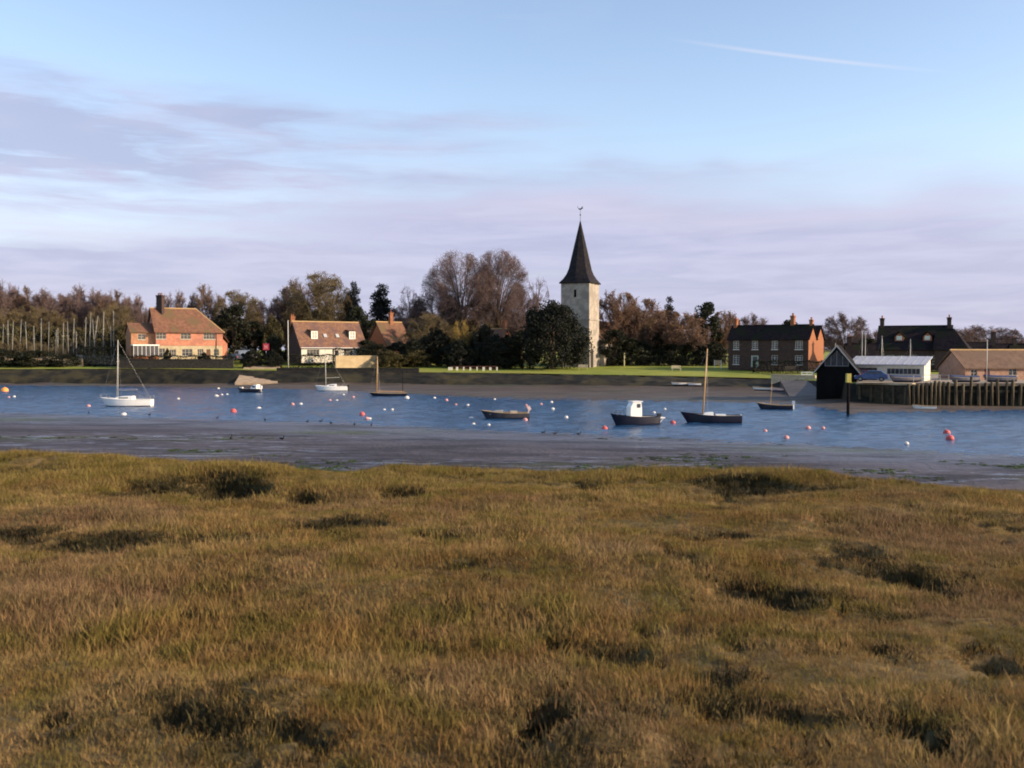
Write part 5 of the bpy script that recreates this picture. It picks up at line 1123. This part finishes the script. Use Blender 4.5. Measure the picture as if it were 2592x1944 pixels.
t, rg = boat('grey_workboat', 'grey open workboat with tilted outboard at mid channel', 1278, 96.5, 4.9, 1.75, .55, mat('dark grey hull', (.028, .028, .036), (.05, .048, .058), .6), R(4), open_=True, sheer=.5)
cabin(t, -1.6, -.2, 1.1, .42, .40, mat('grey canvas', (.22, .21, .20), (.30, .29, .27), .9), False); outboard(t, 2.35, .75, mat('pale pink cowl', (.66, .48, .44), (.74, .56, .52), .5), -.5)
m = MB(); m.box((.9, 0, .55), (.7, .9, .4)); m.build('thwart_box', mat('tan locker', (.40, .32, .24), (.48, .39, .3), .8), t)
m = MB(); m.lathe([(.02, 0), (.10, .06), (.13, .18), (.10, .3), (.02, .36)], (2.2, .0, 1.1), 8); m.build('fender', buoy_pink, t, True)

t, rg = boat('navy_launch', 'navy blue launch with bright white wheelhouse', 1606, 88.5, 4.75, 1.85, .72, gel_navy, R(16), sheer=.45)
w = MB(); w.loft([[(x_, -.62, z_), (x_, .62, z_)] for x_, z_ in ((-.55, .7), (-.50, 1.75), (-.28, 2.25))], False, False)
w = MB(); w.prism([(-.58, .66), (.56, .66), (.56, 1.5), (.48, 2.14), (-.28, 2.14), (-.55, 1.65)], -.52, .52); wh = w.build('wheelhouse', gel_white, t)
MB().box((.10, 0, 2.17), (1.05, 1.16, .07)).build('wheelhouse_roof', gel_white, wh)
for s in (-1, 1): MB().box((.22, s * .525, 1.78), (.36, .02, .36)).build('side_window', glass_m, wh)
MB().box((.545, 0, 1.65), (.03, .62, .5)).build('aft_window', glass_m, wh)
m = MB(); m.box((2.5, 0, .62), (.75, 1.25, .10)); m.tube((2.3, .5, .1), (2.8, .5, .6), .03, n=6); m.tube((2.3, -.5, .1), (2.8, -.5, .6), .03, n=6); m.build('stern_platform', gel_white, t); outboard(t, 2.4, .5)
m = MB()
for q in (-1.9, -1.4): m.tube((q, .45, .85), (q, .45, 1.3), .014, n=4); m.tube((q, -.45, .85), (q, -.45, 1.3), .014, n=4)
m.tube((-1.9, .45, 1.3), (-1.4, .45, 1.3), .014, n=4); m.tube((-1.9, -.45, 1.3), (-1.4, -.45, 1.3), .014, n=4); m.build('pulpit', steel, t)

t, rg = boat('navy_sailboat', 'navy blue sailing boat with varnished mast right of the launch', 1800, 91, 5.75, 1.9, .66, gel_navy, R(-5), sheer=.5)
cabin(t, -.9, .2, 1.1, .66, .32, gel_white, False); mast(t, -.75, .7, 7.1, mast_m, .085, .38, 0, spreader=False, stays=[(-2.8, 0, .95), (-.4, .9, .72), (-.4, -.9, .72)])
m = MB(); m.box((.95, 0, .72), (.9, .9, .16)); m.build('hatch', gel_white, t); MB().box((2.86, 0, .62), (.07, .7, .3)).build('transom_board', gel_white, t); MB().box((2.94, 0, .1), (.09, .05, .8)).build('rudder', mast_m, t)

t, rg = boat('dark_dinghy', 'dark sailing dinghy with pale sunlit stern near the hard', 1962, 111.5, 4.1, 1.6, .48, gel_navy, R(-16), open_=True, sheer=.5)
mast(t, -.5, .2, 3.2, mast_m, .03, .15, 0, spreader=False); MB().box((2.08, 0, .28), (.06, 1.1, .46)).build('transom_board', gel_white, t); MB().box((.3, 0, .33), (.25, 1.4, .05)).build('thwart', wood_m, t); outboard(t, 2.0, .5, gel_white)

t, rg = boat('small_motorboat', 'small dark motorboat with white cuddy and outboard near the left shore', 630, 156, 4.3, 1.7, .55, gel_navy, R(-14), sheer=.35)
cabin(t, .5, 1.7, 1.4, .5, .75, gel_white, True); outboard(t, 2.05, .6, gel_white); MB().box((2.05, 0, .4), (.08, 1.2, .45)).build('transom_board', gel_white, t); MB().box((-1.4, 0, .72), (.5, .4, .22)).build('anchor_locker', gel_white, t)

def dinghy(label, u, D, L, hull_m, rz, z, name='rowing_dinghy', group=None, roll=0.0):
    t, rg = boat(name, label, u, D, L, L * .38, .38, hull_m, rz, group, z, True, 'dinghy', sheer=.35, roll=roll)
    for x_ in (-.4, .5): MB().box((x_ * L / 3, 0, .26), (.2, L * .34, .04)).build('thwart', wood_m, t)
    return t
zz = lambda u, D: float(gz((u - CU) / F * D, D)) + .08
dinghy('white rowing dinghy lying on the weedy bank below the green', 1722, 171, 3.4, gel_white, R(4), zz(1722, 171))
dinghy('second small pale dinghy end-on to the white one on the bank', 1757, 170, 2.5, gel_white, R(-8), zz(1757, 170))
dinghy('white dinghy on the left of the hard, lit by the sun', 1930, 155, 3.2, gel_white, R(-30), zz(1930, 155))
dinghy('pinkish white dinghy on the hard beside the white one', 1972, 152, 2.9, mat('pink hull paint', (.66, .42, .40), (.74, .52, .5), .4), R(-50), zz(1972, 152))
dinghy('white tender moored under the quay piles', 2341, 111, 2.6, gel_white, R(-20), 0)
dinghy('pale dinghy resting on the slipway between the two houses', 655, 193, 3.6, gel_white, R(12), 2.35)

# --- laid-up yachts whose masts stand in front of the wood
t, rg = boat('laid_up_yacht', 'yacht laid up ashore with a bare mast in the boatyard', 200, 206, 6.5, 2.1, 1.0, mat('laid-up hull', (.20, .17, .13), (.27, .23, .17), .6), R(20), 'laid-up yachts with bare masts in the boatyard', 4.6, cat='yacht')
cabin(t, -1.6, .9, 1.4, 1.0, .4, MATS['laid-up hull']); mast(t, -.6, 1.2, 8.2, alu, .045, .1, 0, stays=[(-3.1, 0, 1.2), (3.0, 0, 1.1), (-.5, 1, 1.1), (-.5, -1, 1.1)])
proto = t
for i, (u, v) in enumerate([(14, 818), (27, 808), (38, 812), (57, 806), (77, 812), (94, 822), (112, 803), (130, 812), (146, 832), (154, 828), (165, 815), (180, 812), (192, 803), (201, 836), (222, 800), (232, 788), (240, 796), (250, 806), (268, 786), (290, 824), (296, 784)]):
    D = RND.uniform(204, 214); p = gpt(u, D); zt_ = at(u, v, D).z; q = proto if u == 14 else dup(proto, p); q['label'] = 'laid-up yacht in the boatyard whose bare mast is ' + ORD[i] + ' from the left'
    sc_ = max(.5, (zt_ - p.z - .3) / 8.3); q.location = (p.x, p.y, p.z + .3 - .1); q.scale = (min(1, sc_ * 1.05), min(1, sc_ * 1.05), sc_); q.rotation_euler.z = RND.uniform(-.4, .9); q.rotation_euler.y = RND.uniform(-.06, .06) + (.10 if u in (232, 240) else 0)

# --- mooring buoys
def buoy_mesh(m_, r, flat=1.0):
    t = thing('mooring_buoy', 'x', 'buoy', (0, 0, -50)); b_ = MB(); b_.lathe([(r * math.sin(a), -r * flat * math.cos(a)) for a in np.linspace(.12, math.pi - .12, 9)], (0, 0, r * .25), 12); b_.build('float', m_, t, True)
    k = MB()
    for i in range(8):
        a0, a1 = math.pi * i / 8, math.pi * (i + 1) / 8; k.tube((r * .22 * math.cos(a0), 0, r * (.25 + flat) + r * .3 * math.sin(a0)), (r * .22 * math.cos(a1), 0, r * (.25 + flat) + r * .3 * math.sin(a1)), r * .06, n=4)
    k.build('ring', steel, t); return t
PB = {'w': buoy_mesh(buoy_white, .21), 'p': buoy_mesh(buoy_pink, .23), 'r': buoy_mesh(buoy_red, .33), 'o': buoy_mesh(buoy_orange, .55), 'f': buoy_mesh(buoy_white, .30, .6)}
cnt = {}; first = {k_: True for k_ in PB}
LAB = {'w': ('small round white mooring buoy afloat in the channel', 'white mooring buoys'), 'p': ('small faded pink mooring buoy afloat in the channel', 'pink mooring buoys'), 'f': ('flattened pale mooring float lying in the channel', 'flat pale floats')}
SPEC = {(12, 990): 'large orange buoy at the left edge of the channel', (590, 1043): 'single red buoy below the small motorboat', (917, 1050): 'red buoy just above a pink one below the low dark sailboat',
        (1530, 1086): 'pink-red buoy off the bow of the navy launch', (1030, 1008): 'large white buoy at the stern of the low dark sailboat', (2397, 1097): 'red buoy, upper of the two off the timber quay', (2405, 1112): 'red buoy, lower of the two off the timber quay'}
for (u, v, k_) in [(12, 990, 'o'), (22, 1006, 'p'), (36, 1005, 'w'), (224, 1029, 'p'), (313, 1050, 'f'), (452, 1010, 'w'), (553, 984, 'w'), (548, 1003, 'f'), (562, 1000, 'w'), (575, 999, 'w'), (590, 1043, 'r'), (655, 1034, 'f'), (741, 1024, 'p'), (762, 1024, 'w'),
                   (790, 980, 'w'), (835, 1014, 'p'), (853, 1014, 'w'), (870, 1000, 'w'), (894, 1006, 'p'), (917, 1050, 'r'), (930, 1061, 'p'), (936, 1061, 'w'), (973, 1037, 'w'), (993, 1038, 'w'), (1030, 1008, 'w'), (1100, 1008, 'w'), (1130, 1014, 'p'), (1154, 1025, 'p'),
                   (1184, 1026, 'w'), (1193, 1058, 'f'), (1199, 1074, 'w'), (1237, 1076, 'w'), (1252, 1011, 'w'), (1329, 1064, 'p'), (1370, 1024, 'p'), (1396, 1019, 'w'), (1399, 1036, 'w'), (1433, 1057, 'w'), (1530, 1086, 'r'), (1656, 1045, 'w'), (1683, 1036, 'w'), (1703, 1071, 'r'),
                   (1937, 1092, 'p'), (1990, 1108, 'p'), (2045, 1085, 'p'), (2083, 1085, 'p'), (2295, 1124, 'w'), (2397, 1097, 'r'), (2405, 1112, 'r')]:
    p = on(u, v, 0.0); src = PB[k_]
    if first[k_]: q = src; first[k_] = False; q.location = p
    else: q = dup(src, p)
    q.rotation_euler = (RND.uniform(-.35, .35), RND.uniform(-.35, .35), RND.uniform(0, 6)); q.location.z -= RND.uniform(.02, .10); q.scale = (RND.uniform(.78, 1.12),) * 3
    if (u, v) == (1030, 1008): q.scale = (1.7,) * 3
    if (u, v) in SPEC: q['label'] = SPEC[(u, v)]
    elif k_ == 'r': q['label'] = 'dark red buoy between the launch and the navy sailing boat'
    else: cnt[k_] = cnt.get(k_, -1) + 1; q['label'], q['group'] = LAB[k_][0] + ', ' + ORD[cnt[k_]] + ' from the left', LAB[k_][1]

# --- ducks on the near tide line
dk = thing('duck', 'dark duck on the tide line of the near mud', 'bird', (0, 0, 0), 0, 'ducks along the near tide line')
m = MB(); m.loft([[(x_, r_ * math.cos(a), .10 + z_ + r_ * .8 * math.sin(a)) for a in np.linspace(0, 5.5, 8)] for x_, r_, z_ in ((-.26, .02, .08), (-.18, .08, .02), (0, .12, 0), (.14, .09, .01), (.20, .03, .03))]); m.build('body', rubber, dk, True)
m = MB(); m.tube((.15, 0, .14), (.2, 0, .30), .04, .035, 6); m.lathe([(.01, -.05), (.05, 0), (.01, .06)], (.22, 0, .32), 8); m.build('head', rubber, dk, True); MB().box((.30, 0, .31), (.09, .04, .02)).build('bill', iron_m, dk)
for i, (u, v) in enumerate([(225, 1046), (378, 1052), (550, 1060), (671, 1065), (778, 1069), (812, 1068), (838, 1073), (897, 1076), (940, 1078), (1375, 1097), (1405, 1099), (1465, 1101), (714, 1113), (585, 1111)]):
    p = on(u, v, .06); q = dk if i == 0 else dup(dk, p); q.location = p; q.rotation_euler.z = RND.uniform(0, 6.28); q.scale = (.8,) * 3
    if v > 1105 and u < 750: q['label'] = 'dark duck out on the mud, ' + ('left' if u < 600 else 'right') + ' one of two'; del q['group']; q.location = on(u, v, .38); q.scale = (.9,) * 3

# --- posts, poles, masts on the quay
def post(name, label, u, vb, vt, D, r, m_, cat='post', z0=None, cap=None, base_dz=-.5):
    z1 = at(u, vt, D).z; zb = at(u, vb, D).z if z0 is None else z0; x = (u - CU) / F * D; t = thing(name, label, cat, (x, D, zb)); h = z1 - zb
    MB().tube((0, 0, base_dz), (0, 0, h), r, r * .85, 10).build('shaft', m_, t, True)
    if cap: MB().box((0, 0, h - cap[1] / 2 - .02), (cap[0], cap[0], cap[1])).build('topmark', cap[2], t)
    else: MB().lathe([(r, 0), (r * 1.2, .04), (r * .3, .12)], (0, 0, h), 8).build('cap', m_, t)
    return t
t = post('channel_post', 'tall dark mooring post with yellow top in front of the boathouse', 2148, 1052, 945, 101, .17, black_wood, z0=0, cap=(.46, .95, mat('yellow board', (.45, .36, .08), (.55, .45, .12), .7)), base_dz=-2)
post('withy_pole', 'thin dark pole standing in the mud right of the low dark sailboat', 1019, 985, 940, 150, .05, black_wood, z0=0, base_dz=-1.5)
post('flagpole', 'white flagpole left of the cottage', 730, 920, 812, 197, .06, paint_white, 'flagpole', z0=3.0)
post('flagpole', 'pale flagpole in front of the long quay building', 2498, 960, 862, 121, .05, alu, 'flagpole', z0=2.8)
post('flagpole', 'thin pole rising above the russet trees right of the church', 1533, 905, 733, 232, .06, iron_m, 'pole', z0=3.4)
t = post('sign_post', 'red square notice board on a post between the two houses', 674, 912, 868, 199, .05, steel, 'sign', z0=3.4)
zt_ = at(674, 878, 199).z - 3.4; sb = MB().box((0, -.08, zt_), (1.25, .05, 1.35)).build('board', red_paint, t)
for s in (-.22, .22): MB().box((s, -.112, zt_), (.13, .012, .85)).build('mark', mat('pale sign mark', (.72, .30, .30), (.78, .36, .35), .6), sb)
MB().box((0, -.112, zt_), (.3, .012, .14)).build('mark', MATS['pale sign mark'], sb)
for i, (u, vt, D, lab) in enumerate([(2116, 868, 131, 'dinghy mast standing behind the boathouse apex'), (2187, 838, 134, 'leftmost dinghy mast of the pair behind the boathouse'), (2198, 846, 134, 'second dinghy mast of the pair behind the boathouse'), (2241, 850, 136, 'dinghy mast left of the dark two-chimney house'), (2313, 858, 133, 'dinghy mast in front of the dark two-chimney house')]):
    t, rg = boat('stored_dinghy', lab.replace('dinghy mast', 'stored dinghy with bare mast'), u, D, 3.8, 1.45, .42, gel_white if i % 2 else gel_navy, R(60 - 25 * i), 'dinghies stored on the quay', 3.02, True, 'dinghy')
    mast(t, -.5, .2, at(u, vt, D).z - 3.02, alu, .05, 0, 0, spreader=False, stays=[(-1.8, 0, .4), (0, .6, .4), (0, -.6, .4)]); MB().box((.3, 0, .3), (.2, 1.2, .05)).build('thwart', wood_m, t)

# --- cars
def car(label, u, D, z, rz, paint, L=4.1, van=False):
    t = thing('parked_van' if van else 'parked_car', label, 'van' if van else 'car', ((u - CU) / F * D, D, z), rz); hw_ = .85
    P_ = [(-L / 2, .32), (-L / 2 + .1, .72), (-L / 2 + .95, .9), (-L / 2 + 1.5, 1.38), (L / 2 - .9, 1.42), (L / 2 - .25, .95), (L / 2, .85), (L / 2, .32)]
    if van: P_ = [(-L / 2, .34), (-L / 2 + .05, .9), (-L / 2 + .7, 1.1), (-L / 2 + 1.2, 1.85), (L / 2 - .05, 1.9), (L / 2, .34)]
    r = [[(x_, -hw_ + (.16 if z_ > 1 else 0), z_) for x_, z_ in P_], [(x_, hw_ - (.16 if z_ > 1 else 0), z_) for x_, z_ in P_]]
    m = MB(); m.loft(r); m.build('body', paint, t)
    for s in (-1, 1):
        w_ = MB(); q = [(-L / 2 + 1.15, .95), (-L / 2 + 1.6, 1.32), (L / 2 - 1.0, 1.34), (L / 2 - .5, .98)] if not van else [(-L / 2 + .85, 1.1), (-L / 2 + 1.3, 1.7), (-L / 2 + 2.0, 1.7), (-L / 2 + 2.0, 1.1)]
        w_.add([(x_, s * (hw_ - .02 - (.12 if z_ > 1.2 else .02)) + s * .03, z_) for x_, z_ in q], [(0, 1, 2, 3)]); w_.build('side_window', glass_m, t)
        for x_ in (-L / 2 + .75, L / 2 - .75): k = MB(); k.tube((x_, s * (hw_ - .18), .31), (x_, s * (hw_ + .02), .31), .31, n=14); w2 = k.build('wheel', rubber, t); MB().tube((x_, s * (hw_ + .02), .31), (x_, s * (hw_ + .035), .31), .17, n=10).build('hub', steel, w2)
        MB().box((-L / 2 + .05, s * .6, .66), (.1, .3, .14)).build('headlight', paint_white, t); MB().box((L / 2 - .01, s * .66, .74), (.05, .22, .18)).build('tail_light', buoy_red, t)
    zw = (.98, 1.36) if not van else (1.14, 1.8); xw = (-L / 2 + .98, -L / 2 + 1.48) if not van else (-L / 2 + .72, -L / 2 + 1.17)
    m = MB(); m.add([(xw[0] - .02, -.62, zw[0]), (xw[0] - .02, .62, zw[0]), (xw[1] - .02, .58, zw[1]), (xw[1] - .02, -.58, zw[1])], [(0, 1, 2, 3)]); m.build('windscreen', glass_m, t); return t
cw = mat('white car paint', (.74, .74, .72), (.78, .78, .76), .25, spec=.5); cb_ = mat('blue car paint', (.03, .06, .17), (.04, .08, .2), .25, spec=.5); cr_ = mat('red car paint', (.35, .03, .03), (.4, .04, .04), .25, spec=.5); cg_ = mat('dark car paint', (.03, .03, .04), (.05, .05, .06), .25, spec=.5); cs_ = mat('silver car paint', (.42, .43, .46), (.5, .5, .53), .25, spec=.5)
car('white van parked between the tile-hung house and the trees', 612, 212, 5.0, R(-20), cw, 4.6, True)
car('dark car parked beside the right end of the tile-hung house', 590, 206, 4.7, R(-30), cg_)
car('silver car parked behind the red notice board', 624, 206, 4.7, R(-15), cs_)
car('blue car parked under the white clubhouse', 2206, 124.5, 2.85, R(-25), cb_)
car('red car parked just behind the boathouse', 2180, 131, 2.85, R(60), cr_)

cov = mat('blue boat cover', (.03, .045, .10), (.05, .07, .14), .85, 2, bump=.3)
for (u, D, lab) in [(2290, 121, 'covered dinghy on the quay in front of the clubhouse end'), (2440, 121, 'covered dinghy on the quay before the maroon door'), (2530, 121.5, 'covered dinghy at the far right of the quay')]:
    t, rg = boat('covered_dinghy', lab, u, D, 4.0, 1.5, .40, gel_grey, R(RND.uniform(-12, 12)), 'covered dinghies on the quay', 3.0, True, 'dinghy')
    m = MB(); m.loft([[(r[0][0], r[0][1] * 1.02, r[0][2] + .015), (r[0][0], r[0][1] * .5, r[0][2] + .22), (r[0][0], 0, r[0][2] + .3), (r[0][0], -r[0][1] * .5, r[0][2] + .22), (r[0][0], -r[0][1] * 1.02, r[0][2] + .015)] for r in rg], True, True); m.build('cover', cov, t)

# --- furniture of the green
bw = mat('pale bench wood', (.42, .36, .26), (.5, .43, .32), .8, 3)
def bench(label, u, D, rz, m_=None, sc_=1.0):
    t = thing('park_bench', label, 'bench', gpt(u, D, .05), rz); t.scale = (sc_,) * 3; m_ = m_ or bw
    for i in range(4): MB().box((0, -.18 + i * .13, .45), (1.7, .10, .04)).build('seat_slat', m_, t)
    for i in range(3): MB().box((0, .30 + i * .02, .60 + i * .14), (1.7, .03, .10)).build('back_slat', m_, t)
    for sx in (-.75, .75):
        for sy in (-.18, .28): MB().box((sx, sy, .22 if sy < 0 else .46), (.07, .07, .44 if sy < 0 else .92)).build('leg', m_, t)
bench('dark bench on the green near the boathouse', 2006, 180, R(5), mat('dark bench wood', (.04, .035, .03), (.06, .05, .04), .8), 1.6)
bench('pale bench on the green below the church tower', 1476, 200, R(0), None, 1.2)
bench('pale bench on the green near the long hedge', 1712, 196, R(6), None, 1.2)
pf = mat('white post paint', (.62, .58, .48), (.70, .66, .56), .6)
fp, fq = gpt(1140, 196), gpt(1258, 196)
t = thing('white_post_fence', 'row of short white posts with dark rails at the left of the green', 'fence', fp, math.atan2(fq.y - fp.y, fq.x - fp.x)); L = (fq - fp).length
for i in range(8):
    x = L * i / 7; w_ = RND.uniform(.25, .5) if i else .9; MB().box((x, 0, .3), (w_, .30, RND.uniform(.6, .9))).build('post', pf, t)
for z_ in (.45, .8): MB().box((L / 2, .05, z_), (L, .06, .12)).build('rail', mat('maroon rail', (.10, .04, .04), (.14, .06, .05), .8), t)
t = thing('notice_board', 'tan notice board on two posts left of the manor', 'sign', gpt(1817, 205), R(-30))
for s in (-.75, .75): MB().box((s, 0, .9), (.12, .12, 1.9)).build('post', paint_white, t)
MB().box((0, -.02, 1.25), (1.38, .08, 1.1)).build('board', mat('tan board', (.46, .30, .17), (.54, .37, .22), .8), t)
t = thing('white_barrier', 'low white wooden barrier on the green beside the boathouse', 'barrier', gpt(2043, 170), R(-8))
for s in (-1, 0, 1): MB().box((s * .95, 0, .4), (.10, .10, .9)).build('post', paint_white, t)
for z_ in (.38, .78): MB().box((0, -.065, z_), (2.0, .03, .14)).build('rail', paint_white, t)
post('white_marker', 'small yellow-white marker post in front of the long hedge', 1580, 925, 893, 216, .14, mat('pale yellow paint', (.62, .56, .30), (.7, .64, .36), .6), z0=3.3)
post('stone_cross', 'pale weathered stone pillar at the left of the holm oak', 1166, 918, 888, 203, .28, wall_stone, 'pillar', z0=3.4)
